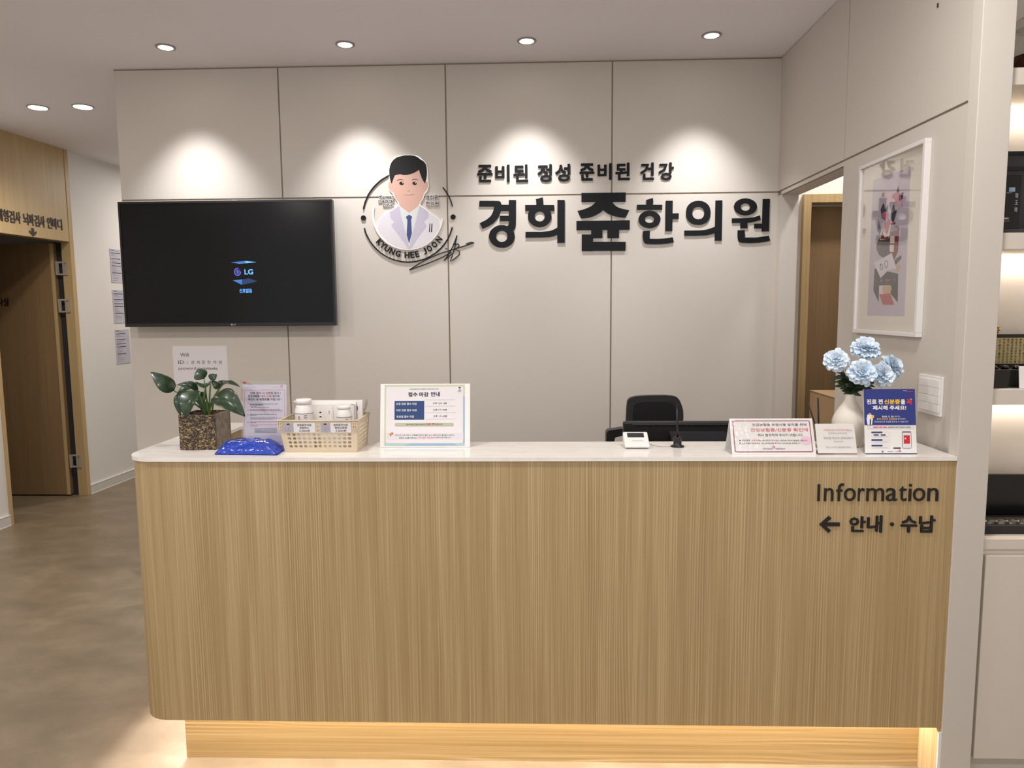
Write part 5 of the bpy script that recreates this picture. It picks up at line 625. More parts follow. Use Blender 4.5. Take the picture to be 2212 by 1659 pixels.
s.flat(Fr, [(u0, v0), (u1, v0), (u1, v0+.011), (u0, v0+.011)], .0004, 'edge_teal').flat(Fr, [(u1-.008, v0+.011), (u1, v0+.011), (u1, v1-.04), (u1-.008, v1-.04)], .0004, 'edge_blue').flat(Fr, [(u0+.06, v0), (u1-.02, v0), (u1-.04, v0+.008), (u0+.09, v0+.008)], .00045, 'edge_blue')
s.flat(Fr, rrect(u0+.0055, v0+.009, u1-.0055, v1-.0065, .006), .0006, 'paper')
def T3(t, x0, y0, x1, y1, m, bold=.0, w_=.0009): s.text(Fr, t, tb(fn, x0, y0, x1, y1), m, w_, bold=bold)
T3('KYUNGHEE JOON ORIENTAL MEDICINE CLINIC', 815, 285, 1390, 312, 'ink_navy', .02); T3('접수 마감', 782, 355, 1190, 450, 'ink', .045); T3('안내', 1228, 345, 1415, 445, 'ink_navy', .045)
a = tb(fn, 498, 530, 1100, 905); s.flat(Fr, [(a[0], a[1]), (a[2], a[1]), (a[2], a[3]), (a[0], a[3])], .0008, 'table_blue')
for yy in (512, 640, 766, 893): a = fn(1108, yy); c = fn(1712, yy-6); ribbon(s, Fr, [a, c], .0008, .0007, .0009, 'line_grey')
for i, (l_, r_, x1) in enumerate((('오전 진료 접수 마감', '오후 12시 10분', 950), ('야간 진료 접수 마감', '오후 7시 40분', 948), ('토요일 접수 마감', '오후 1시 40분', 890))):
    yy = 565+127*i; T3(l_, 540, yy, x1, yy+48, 'acryl_white', .02, .0011); T3(r_, 1270, yy-8, 1545, yy+34, 'ink', .015)
a = tb(fn, 500, 965, 1672, 1040); s.flat(Fr, rrect(*a, .0045), .0008, 'sage'); T3('접수마감은, 진료 마감시간', 725, 982, 1112, 1016, 'ink', .01, .0011); T3('20분 전', 1125, 968, 1280, 1012, 'ink_red', .02, .0011); T3('까지입니다', 1282, 978, 1450, 1010, 'ink', .01, .0011)
a = tb(fn, 335, 1160, 1860, 1300); s.flat(Fr, [(a[0], a[1]), (a[2], a[1]), (a[2], a[3]), (a[0], a[3])], .0007, 'pale')
T3('마감시간 근처 내원 시 상황별로 접수가 불가 또는 치료시간이 줄어들 수 있으니,', 500, 1190, 1685, 1228, 'ink', .01); T3('충분한 치료를 위해서는', 578, 1245, 930, 1280, 'ink', .01); T3('1시간 정도 여유 있게', 945, 1238, 1282, 1276, 'ink_red', .015); T3('내원하시길 바랍니다', 1298, 1238, 1605, 1270, 'ink', .01)
s.flat(Fr, [fn(*p) for p in ((378, 1190), (440, 1150), (468, 1188), (400, 1215))], .001, 'orange').flat(Fr, [fn(*p) for p in ((405, 1210), (425, 1205), (425, 1225), (410, 1228))], .001, 'ink').flat(Fr, [fn(*p) for p in ((440, 1148), (452, 1152), (468, 1195), (456, 1195))], .0011, 'ink')
a = fn(1800, 312); mini_logo(s, Fr, a[0], a[1], .020, .001); s.build('notice_sheet', nb)
# little white display, microphone, wires
dv = thing('call_display', 'small white wedge shaped display unit left of the black microphone stand', 'display unit', (.337, 2.39, ZT))
pr_ = [(2.352, ZT+.0035), (2.352, ZT+.011), (2.358, ZT+.014), (2.414, ZT+.047), (2.42, ZT+.044), (2.42, ZT+.0035)]
b = MB(); n = len(pr_); b.add([Vector((x, y, z)) for x in (.2955, .3775) for y, z in pr_], [tuple(range(n)), tuple(range(2*n-1, n-1, -1))]+[(i, n+i, n+(i+1) % n, (i+1) % n) for i in range(n)], 'white_plastic'); b.build('casing', dv, bevel=.004)
for x in (.304, .369): MB().lathe((x, 2.362, ZT+.0002), [(.004, 0), (.004, .0034)], 'grey_mid', 12).build('foot', dv)
Fd = frame((.2955, 2.358, ZT+.0142), (1, 0, 0), (0, .056, .033)); q = MB().flat(Fd, [(.013, .036), (.068, .036), (.068, .058), (.013, .058)], .0007, 'dark_grey'); q.build('display_window', dv)
q = MB().text(Fd, 'Customer Phone', (.026, .0165, .064, .0205), 'ink_grey', .0007); q.build('casing_print', dv)
mc = thing('microphone_stand', 'thin black upright microphone rod on a round black base', 'microphone', (.4745, 2.391, ZT))
MB().lathe((.4745, 2.391, ZT), [(.022, .0003), (.0225, .002), (.020, .005), (.0135, .0065), (.0135, .026), (.0145, .027), (.0145, .031), (.012, .033)], 'black_plastic').build('base', mc)
MB().tube([(.4745, 2.391, ZT+.03), (.4735, 2.393, ZT+.07), (.472, 2.396, ZT+.128)], .0034, 'black_plastic', 10).build('rod', mc)
tag(MB().tube([(.377, 2.39, ZT+.014), (.39, 2.385, ZT+.006), (.42, 2.376, ZT+.003), (.452, 2.385, ZT+.0015)], .0006, 'black_plastic', 6).build('cable', loc=(.41, 2.38, ZT)), 'thin black wire from the white display unit to the microphone base', 'cable')
tag(MB().tube([(.472, 2.3995, ZT+.125), (.482, 2.44, ZT+.137), (.495, 2.50, ZT+.128), (.507, 2.55, ZT+.09), (.510, 2.56, ZT+.02), (.505, 2.562, .9), (.50, 2.565, .7225)], .0008, 'black_plastic', 6).build('cable', loc=(.5, 2.5, .72)), 'thin black wire looping from the microphone rod down behind the counter', 'cable')
# tent sign
ts = thing('tent_sign', 'white tent card with a magenta border on the right half of the counter', 'tent sign', (.75, 2.29, ZT))
w, h = .2605, .1165; Fr, u_, v_ = board((.620, 2.256, ZT+.0006), .40)
fn = bl((110, 98), (1420, 95), (1495, 675), (165, 680), w, h)
b = MB().slab(Fr, 0, w, 0, h, -.0016, 0, 'white_plastic'); b.build('front_card', ts)
ap_ = Fr(0, h); b = MB(); e = .0016
b.add([ap_, ap_+Vector((w, 0, 0)), Vector((.620+w, 2.345, ZT+.0006)), Vector((.620, 2.345, ZT+.0006))], [(0, 1, 2, 3)], 'white_plastic'); b.build('rear_card', ts, solid=.0014)
MB().box(.620, .620+w, 2.2575, 2.344, ZT+.0004, ZT+.0014, 'white_plastic').build('base_card', ts)
s = MB(); A4 = [fn(*p) for p in ((160, 135), (1398, 133), (1460, 635), (205, 635))]
s.ringp(Fr, rrect(.0085, .0075, w-.0085, h-.0065, .005), rrect(.0108, .0098, w-.0108, h-.0088, .0032), .0002, .0006, 'magenta'); s.ringp(Fr, rrect(.0108, .0098, w-.0108, h-.0088, .0032), rrect(.0117, .0107, w-.0117, h-.0097, .0026), .0002, .0005, 'pink_lite')
def T4(t, x0, y0, x1, y1, m, bold=.01): s.text(Fr, t, tb(fn, x0, y0, x1, y1), m, .0007, bold=bold)
T4('건강보험증 부정사용 방지를 위해', 475, 175, 1330, 220, 'ink', .01); T4('건강보험증/신분증 확인에', 450, 250, 1352, 312, 'ink_rose', .02); T4('적극 협조하여 주시기 바랍니다', 565, 342, 1270, 388, 'ink', .01)
T4('건강보험증', 312, 438, 442, 464, 'ink'); T4('도용·대여', 468, 438, 585, 464, 'ink_rose'); T4('는 1년 이하의', 590, 440, 765, 464, 'ink'); T4('징역', 780, 440, 830, 464, 'ink_rose'); T4('또는 1천만원 이하의 벌금에 처합니다', 845, 440, 1350, 466, 'ink')
T4('건강보험증 부정사용은 개인 질병정보를 왜곡하여 개인안전을 침해합니다', 315, 484, 1245, 512, 'ink')
for yy in (452, 497): a = fn(283, yy); s.flat(Fr, ell(a[0], a[1], .0021, .0021, 12), .0007, 'ink_navy')
T4('국민건강보험', 645, 572, 795, 600, 'ink'); T4('서울강원본부', 845, 572, 1000, 600, 'ink')
a = fn(818, 558); s.flat(Fr, ell(a[0], a[1], .0042, .0042, 16), .0007, 'ink_red').flat(Fr, ell(a[0], a[1], .0026, .0022, 12), .0008, 'paper')
a = fn(1330, 455); s.flat(Fr, ell(a[0], a[1], .017, .015, 20), .0004, 'pink_lite'); s.build('card_print', ts)  # pink print, paled in its colour for the glare over it
m = M['film'] = bpy.data.materials.new('film')
glassy('film', boost=1.3, base=.04, rough=.10); m = M['film']; N = m.node_tree.nodes; tcd = N.new('ShaderNodeTexCoord'); nz = N.new('ShaderNodeTexNoise'); nz.inputs['Scale'].default_value = 90; nz.inputs['Detail'].default_value = 2; bp = N.new('ShaderNodeBump'); bp.inputs['Strength'].default_value = .5; bp.inputs['Distance'].default_value = .004
m.node_tree.links.new(tcd.outputs['Object'], nz.inputs['Vector']); m.node_tree.links.new(nz.outputs['Fac'], bp.inputs['Height'])
for nd in N:
    if nd.type == 'BSDF_GLOSSY': m.node_tree.links.new(bp.outputs[0], nd.inputs['Normal'])
MB().slab(Fr, .004, w-.003, .004, h-.003, .0012, .0016, 'film').build('clear_film', ts)
# frosted small acrylic sign
ws = thing('acrylic_text_sign', 'small white acrylic sign with faint text between tent card and blue standee', 'sign', (.945, 2.28, ZT))
w, h = .121, .0985; Fr, u_, v_ = board((.886, 2.254, ZT+.0008), .36, (1, 0, 0))
shear = lambda u, v, w=0: Fr(u-.03*v*0, v, w)
fn = bl((1460, 178), (2050, 175), (2165, 690), (1520, 690), w, h)
b = MB().slab(Fr, 0, w, .004, h, -.003, 0, 'acryl_white').slab(Fr, 0, w, .004, h, .0002, .002, 'acryl_clear'); b.build('acrylic_plate', ws, bevel=.0008)
MB().box(.886, .886+w, 2.2545, 2.315, ZT+.0004, ZT+.003, 'acryl_clear').build('foot_plate', ws)
s = MB()
for t, x0, y0, x1, y1, m in (('상해보험,자동차보험', 1588, 268, 1965, 300, 'ink_rose'), ('으로', 1968, 278, 2025, 300, 'ink_grey'), ('진료받길 원하시는분', 1668, 325, 1955, 350, 'ink_grey'), ('영수증 확인서 관련서류가', 1598, 398, 2060, 435, 'ink_grey'), ('필요하신분', 1765, 462, 1905, 488, 'ink_grey'), ('접수 시 미리 말씀해주세요 :)', 1645, 556, 2055, 588, 'ink_grey')): s.text(Fr, t, tb(fn, x0, y0, x1, y1), m, .0024)
s.build('sign_print', ws)
# blue standee
bs = thing('standee', 'blue and white upright standee asking for identity cards at the right end', 'standee', (1.113, 2.29, ZT))
w, h = .159, .2035; Fr, u_, v_ = board((1.0345, 2.262, ZT+.0006), .16)
fn = bl((865, 795), (1432, 790), (1450, 1520), (878, 1522), w, h)
MB().slab(Fr, 0, w, 0, h, -.003, 0, 'white_plastic').build('panel', bs)
q = MB().add([Fr(.04, h*.8, -.003), Fr(.12, h*.8, -.003), Vector((1.155, 2.385, ZT+.001)), Vector((1.075, 2.385, ZT+.001))], [(0, 1, 2, 3)], 'white_plastic'); q.build('easel_leg', bs, solid=.0016)
s = MB(); vb = fn(880, 1200)[1]; s.flat(Fr, [(0, vb), (w, vb), (w, h), (0, h)], .0003, 'navy').flat(Fr, [(0, 0), (w, 0), (w, .0022), (0, .0022)], .0003, 'navy')
def T5(t, x0, y0, x1, y1, m, bold=.03, w_=.0007): s.text(Fr, t, tb(fn, x0, y0, x1, y1), m, w_, bold=bold)
T5('진료 전', 900, 905, 1078, 965, 'acryl_white', .045); T5('신분증', 1093, 905, 1268, 965, 'yellow', .045); T5('을', 1275, 905, 1325, 965, 'acryl_white', .045); T5('꼭', 1338, 905, 1402, 968, 'red', .045)
T5('제시해 주세요!', 965, 975, 1335, 1030, 'acryl_white', .045); T5('2024. 5. 20.', 1065, 1092, 1200, 1112, 'acryl_white', .03); T5('부터는', 1205, 1092, 1270, 1110, 'acryl_white', 0)
T5('환자 본인의 신분증', 1010, 1118, 1212, 1140, 'yellow', .02); T5('을 제시하셔야', 1216, 1118, 1325, 1138, 'acryl_white', 0); T5('건강보험으로 진료를 받으실 수 있습니다!', 980, 1148, 1355, 1170, 'acryl_white', .0)
a = fn(1390, 905); s.flat(Fr, [(a[0]+.003*(1 if i % 2 else .45)*math.cos(math.pi*i/4), a[1]+.003*(1 if i % 2 else .45)*math.sin(math.pi*i/4)) for i in range(8)], .0009, 'yellow')
dashes(s, Fr, fn(1302, 825)[0], fn(1345, 825)[0], fn(0, 826)[1]+.0, .0014, 'acryl_white', .0007); dashes(s, Fr, fn(1350, 830)[0], fn(1412, 830)[0], fn(0, 832)[1], .0014, 'red', .0007)
a = tb(fn, 908, 1200, 1420, 1240); s.flat(Fr, rrect(*a, .002), .0006, 'paper').ringp(Fr, rrect(*a, .002), rrect(a[0]+.0004, a[1]+.0004, a[2]-.0004, a[3]-.0004, .0018), .0006, .0007, 'line_grey')
dashes(s, Fr, fn(970, 1220)[0], fn(1120, 1220)[0], fn(970, 1226)[1], .0026, 'red', .0009); dashes(s, Fr, fn(1130, 1220)[0], fn(1385, 1220)[0], fn(970, 1226)[1], .0026, 'ink_grey', .0009)
for y0, y1 in ((1270, 1335), (1355, 1398), (1418, 1460)):
    a = tb(fn, 952, y0+5, 1148, y1); s.ringp(Fr, rrect(*a, .0015), rrect(a[0]+.0003, a[1]+.0003, a[2]-.0003, a[3]-.0003, .0013), .0004, .0006, 'line_grey'); a = tb(fn, 946, y0, 1070, y0+18); s.flat(Fr, rrect(*a, .0018), .0007, 'navy')
    dashes(s, Fr, fn(975, y1)[0], fn(1130, y1)[0], fn(975, y1-10)[1], .0010, 'ink_light', .0007)
for x0, x1 in ((972, 1028), (1052, 1105)): a = tb(fn, x0, 1302, x1, 1314); s.flat(Fr, [(a[0], a[1]), (a[2], a[1]), (a[2], a[3]), (a[0], a[3])], .0008, 'ink')
a = tb(fn, 1190, 1448, 1272, 1462); s.flat(Fr, [(a[0], a[1]), (a[2], a[1]), (a[2], a[3]), (a[0], a[3])], .0007, 'ink')
a = tb(fn, 1290, 1268, 1388, 1458); s.flat(Fr, rrect(*a, .003), .0006, 'dark_grey'); s.flat(Fr, [(a[0]+.0012, a[1]+.0012), (a[2]-.0012, a[1]+.0012), (a[2]-.0012, a[3]-.0035), (a[0]+.0012, a[3]-.0035)], .0007, 'paper')
a = tb(fn, 1306, 1310, 1372, 1406); s.flat(Fr, [(a[0], a[1]), (a[2], a[1]), (a[2], a[3]), (a[0], a[3])], .0008, 'ink_red'); s.flat(Fr, ell(a[0]+.005, (a[1]+a[3])/2+.003, .0026, .0024, 12), .0009, 'paper')
a = fn(1070, 1492); s.flat(Fr, ell(a[0], a[1], .0032, .0032, 16), .0006, 'ink').flat(Fr, ell(a[0]+.0004, a[1]+.001, .002, .0017, 12), .0007, 'paper'); dashes(s, Fr, fn(1095, 0)[0], fn(1155, 0)[0], fn(1095, 1497)[1], .0014, 'ink_grey', .0006); dashes(s, Fr, fn(1175, 0)[0], fn(1250, 0)[0], fn(1175, 1497)[1], .0014, 'ink_light', .0006)
a = fn(1258, 1485); s.flat(Fr, ell(a[0], a[1], .0034, .0034, 14), .0006, 'red').flat(Fr, ell(a[0], a[1], .0018, .0016, 10), .0007, 'paper')
# printed figure in a white coat
for pts, m in ((((905, 1080), (930, 1075), (962, 1085), (965, 1130), (955, 1195), (905, 1195), (895, 1130)), 'acryl_white'), (((930, 1140), (945, 1120), (945, 1195), (930, 1195)), 'table_blue'), (((920, 1062), (928, 1055), (945, 1058), (946, 1078), (932, 1084), (922, 1076)), 'skin'), (((918, 1062), (925, 1046), (944, 1050), (946, 1060), (928, 1060)), 'hair'), (((948, 1092), (980, 1086), (976, 1118), (950, 1124)), 'yellow')): s.flat(Fr, [fn(*p) for p in pts], .0009 if m != 'acryl_white' else .0007, m)
s.build('standee_print', bs)
# vase with artificial flowers, each stem its own thing
vc = (1.0385, 2.395)
tag(MB().lathe((vc[0], vc[1], ZT), [(.030, .0004), (.034, .003), (.044, .03), (.0535, .065), (.0545, .082), (.050, .102), (.036, .125), (.022, .145), (.0155, .160), (.0145, .170), (.0155, .1745), (.012, .1745), (.0115, .15)], 'ceramic', 36).build('vase', loc=(vc[0], vc[1], ZT), sub=1), 'round bodied white ceramic vase with narrow neck behind the small acrylic sign', 'vase')
m = mat('petal', (196, 216, 240), .7); N, K, B_ = nt(m); lw_ = N.new('ShaderNodeTexCoord'); nz = N.new('ShaderNodeTexNoise'); nz.inputs['Scale'].default_value = 60; K.new(lw_.outputs['Object'], nz.inputs['Vector'])
r = ramp(m, nz.outputs['Fac'], [(.36, (192, 218, 241)), (.60, (234, 241, 248))]); K.new(r.outputs[0], B_.inputs['Base Color'])
def bloom(c, face, rad, lab, seed):
    rnd = random.Random(seed); c = Vector(c); Fz = Vector(face).normalized(); ux = Fz.orthogonal().normalized(); uy = Fz.cross(ux)
    t = thing('artificial_flower', lab, 'flower', (vc[0], vc[1], ZT+.03), 'pale blue flowers in the white vase')
    q = MB()
    for lay, (n, el, rl, wd) in enumerate(((13, -12, 1.0, .50), (12, 12, .97, .50), (11, 34, .88, .46), (9, 56, .74, .42), (6, 76, .55, .36))):
        for i in range(n):
            a = 2*math.pi*(i+rnd.random()*.6)/n+lay; e = math.radians(el+rnd.uniform(-9, 9)); d = (ux*math.cos(a)+uy*math.sin(a))*math.cos(e)+Fz*math.sin(e); sd = Fz.cross(d).normalized(); nn = d.cross(sd); L = rad*rl*rnd.uniform(.86, 1.06); ph = rnd.random()*6
            def fn(u, v, d=d, sd=sd, nn=nn, L=L, ph=ph):
                s_ = u*2-1; tt = v; wv = rad*wd*(.25+.75*tt**.7)*(1 if tt < .8 else 1-.25*((tt-.8)/.2))
                return c+d*(L*tt*(1-.10*s_*s_))+sd*(s_*wv*.62)+nn*(L*(-.18*tt*tt+.10*tt+.055*tt*math.sin(s_*7+ph)+.10*s_*s_*tt))
            q.grid(fn, 7, 5, 'petal')
    q.build('bloom', t)
    st = [Vector((vc[0]+rnd.uniform(-.003, .003), vc[1]+rnd.uniform(-.003, .003), ZT+.03)), Vector((vc[0], vc[1], ZT+.19)), c*.45+Vector((vc[0], vc[1], ZT+.21))*.55, c-Fz*rad*.15]
    P_ = [];
    for k in range(13):
        tt = k/12*3; i = min(int(tt), 2); P_.append(st[i].lerp(st[i+1], tt-i))
    MB().tube(P_, .0014, 'flower_green', 6).build('stem', t)
    q = MB()
    for i in range(24):
        o = Vector((vc[0], vc[1], ZT+.172+.035*rnd.random())).lerp(c, rnd.uniform(.0, .42)); a = rnd.uniform(0, 6.28); d = Vector((math.cos(a), math.sin(a)*.8, rnd.uniform(-.15, .75))).normalized(); L = rnd.uniform(.032, .058); sd = d.cross(Vector((.1, -.9, .35))).normalized()
        q.grid(lambda u, v, o=o, d=d, sd=sd, L=L: o+d*(L*v)+sd*((u*2-1)*.0072*math.sin(math.pi*min(1, v*.9+.08)))-Vector((0, 0, 1))*L*.25*v*v, 2, 5, 'flower_green')
    for i in range(4):
        o = c-Fz*rad*.12; a = rnd.uniform(0, 6.28); d = ((ux*math.cos(a)+uy*math.sin(a))*.8-Fz*.6).normalized(); sd = d.cross(Fz).normalized()
        q.grid(lambda u, v, o=o, d=d, sd=sd: o+d*(.02*v)+sd*((u*2-1)*.004*math.sin(math.pi*min(1, v*.9+.08))), 2, 3, 'flower_green')
    q.build('leaves', t)
bloom((.9815, 2.38, 1.374), (-.45, -.75, .55), .041, 'pale blue artificial flower leaning furthest left out of the white vase', 1)
bloom((1.079, 2.39, 1.409), (.05, -.62, .8), .049, 'topmost pale blue artificial flower of the bouquet in the white vase', 2)
bloom((1.0455, 2.335, 1.337), (-.05, -.85, .55), .047, 'large pale blue artificial flower low at the front centre of the bouquet', 3)
bloom((1.121, 2.352, 1.327), (.1, -.9, .35), .041, 'pale blue artificial flower lower right, just above the blue standee', 4)
bloom((1.170, 2.40, 1.350), (.45, -.7, .5), .045, 'pale blue artificial flower furthest right, nearest the light switch', 5)
# reed diffuser behind the small sign
rd = thing('reed_diffuser', 'reed diffuser with two black sticks behind the small white sign', 'reed diffuser', (.943, 2.385, ZT))
MB().lathe((.943, 2.385, ZT), [(.022, .0004), (.024, .003), (.024, .05), (.018, .06), (.011, .064), (.011, .074), (.009, .074)], 'jar_glass').build('bottle', rd)
MB().tube([(.948, 2.388, ZT+.01), (.893, 2.375, ZT+.150)], .0022, 'black_plastic', 8).build('reed', rd)
MB().tube([(.94, 2.388, ZT+.01), (.9275, 2.38, ZT+.164)], .0030, 'black_plastic', 8).build('reed', rd)
# ================================================================ BEHIND THE COUNTER
wd = thing('work_desk', 'plain desk hidden behind the reception counter carrying the monitor', 'desk', (.05, 2.8, 0))
MB().box(-1.17, 1.29, 2.50, 3.10, .695, .72, 'shelf_white').build('desktop', wd)
MB().box(-1.16, -1.14, 2.5, 3.08, 0, .6949, 'oak').build('side_panel', wd); MB().box(1.26, 1.28, 2.5, 3.08, 0, .6949, 'oak').build('side_panel', wd)
mo = thing('computer_monitor', 'black computer monitor seen from behind beyond the counter', 'monitor', (.65, 2.78, .72))
MB().box(.339, .955, 2.752, 2.782, .76, 1.1125, 'black_plastic').build('housing', mo, bevel=.006)
q = MB()
for k in range(72): q.box(.388+k*.0072, .392+k*.0072, 2.7512, 2.7519, 1.0935, 1.0995, 'black_gloss')
q.build('vent_slots', mo)
MB().box(.372, .94, 2.7495, 2.7518, 1.100, 1.1045, 'dark_grey').build('vent_lip', mo, bevel=.001)
pr_ = [(.512, 1.076), (.725, 1.076), (.735, 1.05), (.735, .85), (.52, .85), (.518, 1.05)]
MB().prism(FXZ(2.7519), pr_, 0, .028, 'dark_grey').build('rear_cover', mo, bevel=.006)
MB().box(.60, .66, 2.7821, 2.80, .735, .95, 'black_plastic').box(.51, .75, 2.70, 2.90, .7203, .735, 'black_plastic').build('stand', mo)
ch = thing('office_chair', 'black mesh office chair behind the computer monitor', 'office chair', (.56, 3.42, 0))
FC = FXZ(3.40); o_ = CHAIR; full = o_+[(.69, .86), (.66, .80), (.47, .80), (.44, .86)]
MB().prism(FC, full, -.035, 0, 'black_soft').build('backrest', ch, bevel=.012)
inner = [(.565+(x-.565)*.78, .985+(z-.985)*.80) for x, z in full]; MB().prism(FC, inner, .0003, .003, 'black_plastic').build('mesh_panel', ch, bevel=.002)
MB().prism(FXY, rrect(.33, 2.98+.12, .80, 3.58-.12, .08), .60, .67, 'black_soft').build('seat', ch, bevel=.02)
MB().box(.54, .59, 3.37, 3.43, .58, .85, 'black_plastic').build('back_post', ch)
for sx in (0, 1):
    f_ = (lambda x: x) if not sx else (lambda x: 1.13-x)
    prf = [(.328, .66), (.328, .975), (.337, .987), (.365, .991), (.405, .997), (.409, .964), (.385, .959), (.367, .955), (.364, .93), (.364, .66)]
    MB().prism(lambda x, z, w=0, f_=f_: Vector((f_(x), 3.32-w, z)), prf, -.03, .03, 'black_plastic').build('armrest', ch, bevel=.006)
MB().lathe((.565, 3.34, 0), [(.03, .10), (.03, .35), (.022, .36), (.022, .58), (.06, .6)], 'black_plastic').build('gas_lift', ch)
for k in range(5):
    a = 2*math.pi*k/5; c, s = math.cos(a), math.sin(a); MB().tube([(.565, 3.34, .12), (.565+.28*c, 3.34+.28*s, .07)], [.025, .016], 'black_plastic').build('base_arm', ch)
    MB().lathe((.565+.27*c, 3.34+.27*s, 0), [(.02, .0005), (.027, .02), (.02, .055)], 'black_plastic', 14).build('caster', ch)
def cardbox(z0, lab):
    t = thing('cardboard_box', lab, 'box', (1.68, 3.69, z0), 'cardboard boxes in the passage'); bx0, bx1, by0, by1, z1 = 1.488, 1.87, 3.45, 3.93, z0+.362
    MB().box(bx0, bx1, by0, by1, z0+.0005, z1, 'card').build('carton', t)
    MB().box(bx0-.003, (bx0+bx1)/2-.002, by0-.001, by1+.001, z1+.0003, z1+.0035, 'card').build('flap', t); MB().box((bx0+bx1)/2+.002, bx1+.003, by0-.001, by1+.001, z1+.0003, z1+.0035, 'card').build('flap', t)
    Fs = lambda u, v, w=0: Vector((bx0-.0003-w, -u, v)); q = MB()
    for k, ch_ in enumerate('약봉지'): q.text(Fs, ch_, (-3.80+.065*k, z0+.16, -3.755+.065*k, z0+.215), 'card_ink', .0003)
    q.flat(Fs, [(-3.84, z0+.132), (-3.58, z0+.132), (-3.58, z0+.136), (-3.84, z0+.136)], .0003, 'card_ink'); q.text(Fs, '한약용', (-3.76, z0+.08, -3.62, z0+.112), 'card_ink', .0003); q.build('carton_print', t)
cardbox(0, 'lowest cardboard box of the stack in the passage'); cardbox(.366, 'middle cardboard box of the stack in the passage'); cardbox(.732, 'top cardboard box of the stack in the passage, left of the vase')
# ================================================================ DISPLAY SHELF AT THE RIGHT EDGE
su = thing('display_shelf', 'tall white built-in display shelf with lit boards right of the pillar', 'shelf', (2.0, 2.4, 0))
SX0, SX1, SF, SB = 1.392, 2.72, 2.24, 2.50
MB().box(SX0, SX1, SB, SB+.018, .82, CEIL-.002, 'shelf_white').build('back_panel', su)
MB().box(1.391+.0005, 1.3999, 2.275, SB+.018, 0, CEIL-.002, 'shelf_white').build('side_panel', su); MB().box(SX1+.0002, SX1+.02, SF, SB+.018, 0, CEIL-.002, 'shelf_white').build('side_panel', su)
for za, zb_ in ((2.189, 2.238), (1.714, 1.763), (1.243, 1.290), (.787, .820)):
    MB().box(1.4002, SX1, SF, SB-.0003, za, zb_, 'shelf_white').build('shelf_board', su, bevel=.001)
    if za > 1:
        MB().box(1.405, SX1-.01, SB-.025, SB-.004, za-.008, za-.0003, 'led').build('led_strip', su)
        light('shelf_glow', 'AREA', (2.06, SB-.03, za-.012), 1.2, (1, .94, .86), 1.25, .02, rot=(math.radians(12), 0, 0), parent=su)
MB().box(1.4002, SX1, SF+.012, SB, .09, .7868, 'shelf_white').build('cabinet_carcass', su); MB().box(1.4002, SX1, SF+.04, SB, 0, .0898, 'shelf_white').build('toe_board', su)
MB().box(1.408, 1.96, SF-.006, SF+.0118, .094, .768, 'shelf_white').build('cabinet_door', su, bevel=.0015); MB().box(1.964, 2.55, SF-.006, SF+.0118, .094, .768, 'shelf_white').build('cabinet_door', su, bevel=.0015)
j = thing('glass_jar', 'clear glass jar of dark liquid on the highest display shelf', 'jar', (1.545, 2.36, 2.238))
MB().lathe((1.545, 2.36, 2.2385), [(.06, 0), (.072, .006), (.074, .02), (.074, .10), (.068, .125), (.060, .135), (.060, .15)], 'jar_glass').build('jar_body', j)
MB().lathe((1.545, 2.36, 2.2445), [(.058, 0), (.069, .004), (.071, .015), (.071, .06)], 'liquid').build('liquid', j)
MB().lathe((1.545, 2.36, 2.389), [(.064, 0), (.066, .002), (.066, .022), (.055, .03), (.03, .034)], 'jar_glass').build('lid', j)
g = thing('gift_case', 'open grey gift case standing on the second display shelf', 'case', (1.72, 2.40, 1.763))
MB().box(1.41, 2.0, 2.36, 2.37, 1.7635, 2.018, 'dark_grey').box(1.41, 2.0, 2.35, 2.3598, 1.965, 1.975, 'black_gloss').box(1.41, 2.0, 2.35, 2.3598, 2.012, 2.022, 'black_gloss').box(1.41, 2.0, 2.275, 2.3599, 1.7635, 1.777, 'dark_grey').build('case_body', g)
t = thing('tonic_box', 'slim black box with pale lettering standing in the grey gift case', 'box', (1.46, 2.31, 1.777))
MB().box(1.405, 1.481, 2.29, 2.33, 1.7775, 1.94, 'black_gloss').build('carton', t, bevel=.002)
q = MB(); Ft = FXZ(2.2899)
for i, ch_ in enumerate('瓊玉膏'): q.text(Ft, ch_, (1.462, 1.872-.021*i, 1.472, 1.886-.021*i), 'badge', .0003)
q.flat(Ft, [(1.443, 1.89), (1.461, 1.89), (1.461, 1.903), (1.443, 1.903)], .0003, 'edge_blue'); dashes(q, Ft, 1.436, 1.452, 1.886, .002, 'badge', .0003); dashes(q, Ft, 1.433, 1.447, 1.808, .005, 'badge', .0003); dashes(q, Ft, 1.433, 1.45, 1.802, .0015, 'badge', .0003); q.build('carton_print', t)
cs = thing('pill_case', 'dark open case with a calligraphy lined lid on the third display shelf', 'case', (1.62, 2.36, 1.29))
MB().box(1.405, 1.80, 2.29, 2.40, 1.2905, 1.347, 'black_gloss').build('tray', cs, bevel=.002)
MB().box(1.405, 1.80, 2.415, 2.428, 1.2905, 1.4525, 'black_gloss').build('lid', cs)
q = MB(); Fc_ = FXZ(2.4149); q.flat(Fc_, [(1.41, 1.356), (1.795, 1.356), (1.795, 1.441), (1.41, 1.441)], .0003, 'calli')
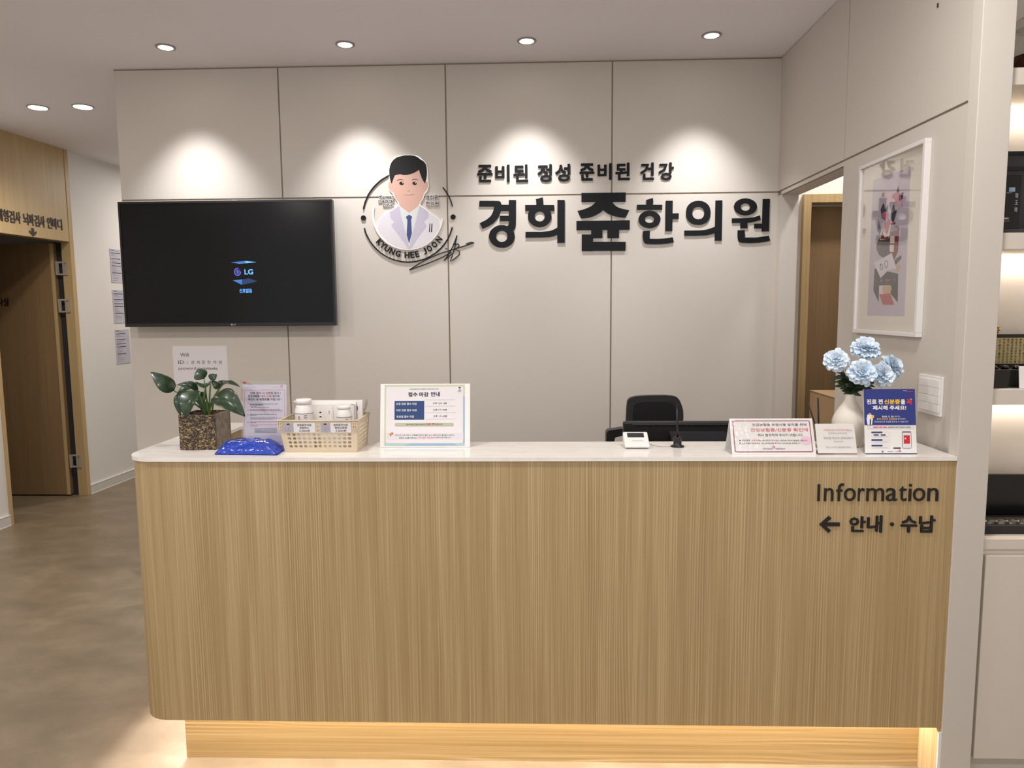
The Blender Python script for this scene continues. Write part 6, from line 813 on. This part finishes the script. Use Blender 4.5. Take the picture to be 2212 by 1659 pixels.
cols = ('之下國成下國成下之', '甲成未民成未民王正', '細下民主下民主之未', '傳動清海動清海中之', '信以不定以不定之稱', '物質名之物質名之名')
for i in range(13):
    for k, ch_ in enumerate(cols[i % 6]): u = 1.506+.0132*i-.066; v = 1.4305-.0091*k; q.text(Fc_, ch_, (u, v, u+.0072, v+.0078), 'ink', .0005, bold=.02, res=1)
q.build('calligraphy_sheet', cs)
for x in (1.455, 1.49, 1.525, 1.56):
    MB().lathe((x, 2.33, 1.3475), [(.011, 0), (.012, .004), (.008, .009), (.002, .0105)], 'black_gloss', 18).build('pill', cs)
sn = tag(MB().slab(board((1.495, 2.262, 1.2908), .12)[0], 0, .12, 0, .07, -.003, 0, 'white_plastic').build('shelf_card', loc=(1.55, 2.262, 1.29)), 'white card sign leaning on the third display shelf at the picture edge', 'card')
br = thing('brooch', 'small golden ornament above the calligraphy lid on the display shelf', 'ornament', (1.513, 2.42, 1.4526))
q = MB()
for i in range(7): a = 2*math.pi*i/7; q.lathe((1.513+.008*math.cos(a), 2.421, 1.4675+.010*math.sin(a)), [(.001, -.004), (.0045, -.002), (.0045, .002), (.001, .004)], 'gold', 10)
q.lathe((1.513, 2.421, 1.4675), [(.002, -.005), (.0065, 0), (.002, .005)], 'gold', 12); q.build('flower_head', br); MB().lathe((1.513, 2.421, 1.4527), [(.006, 0), (.004, .003), (.003, .008)], 'gold', 12).build('foot', br)
vk = thing('vial_case', 'large black open case holding small glass vials on the lowest display shelf', 'case', (1.62, 2.36, .82))
MB().box(1.405, 1.85, 2.29, 2.41, .8205, .8475, 'black_soft').build('tray', vk); MB().box(1.405, 1.85, 2.416, 2.428, .8205, .985, 'black_gloss').build('lid', vk)
for k in range(8):
    x = 1.432+.034*k; v_ = MB().tube([(x-.013, 2.31, .8555), (x+.013, 2.31, .8555)], .0068, 'jar_glass', 12); v_.tube([(x+.0131, 2.31, .8555), (x+.0165, 2.31, .8555)], .0055, 'gold', 12); o = v_.build('glass_vial', loc=(x, 2.31, .848))
    tag(o, 'tiny gold capped glass vial lying in the black case on the lowest shelf', 'vial', 'glass vials in the black case')
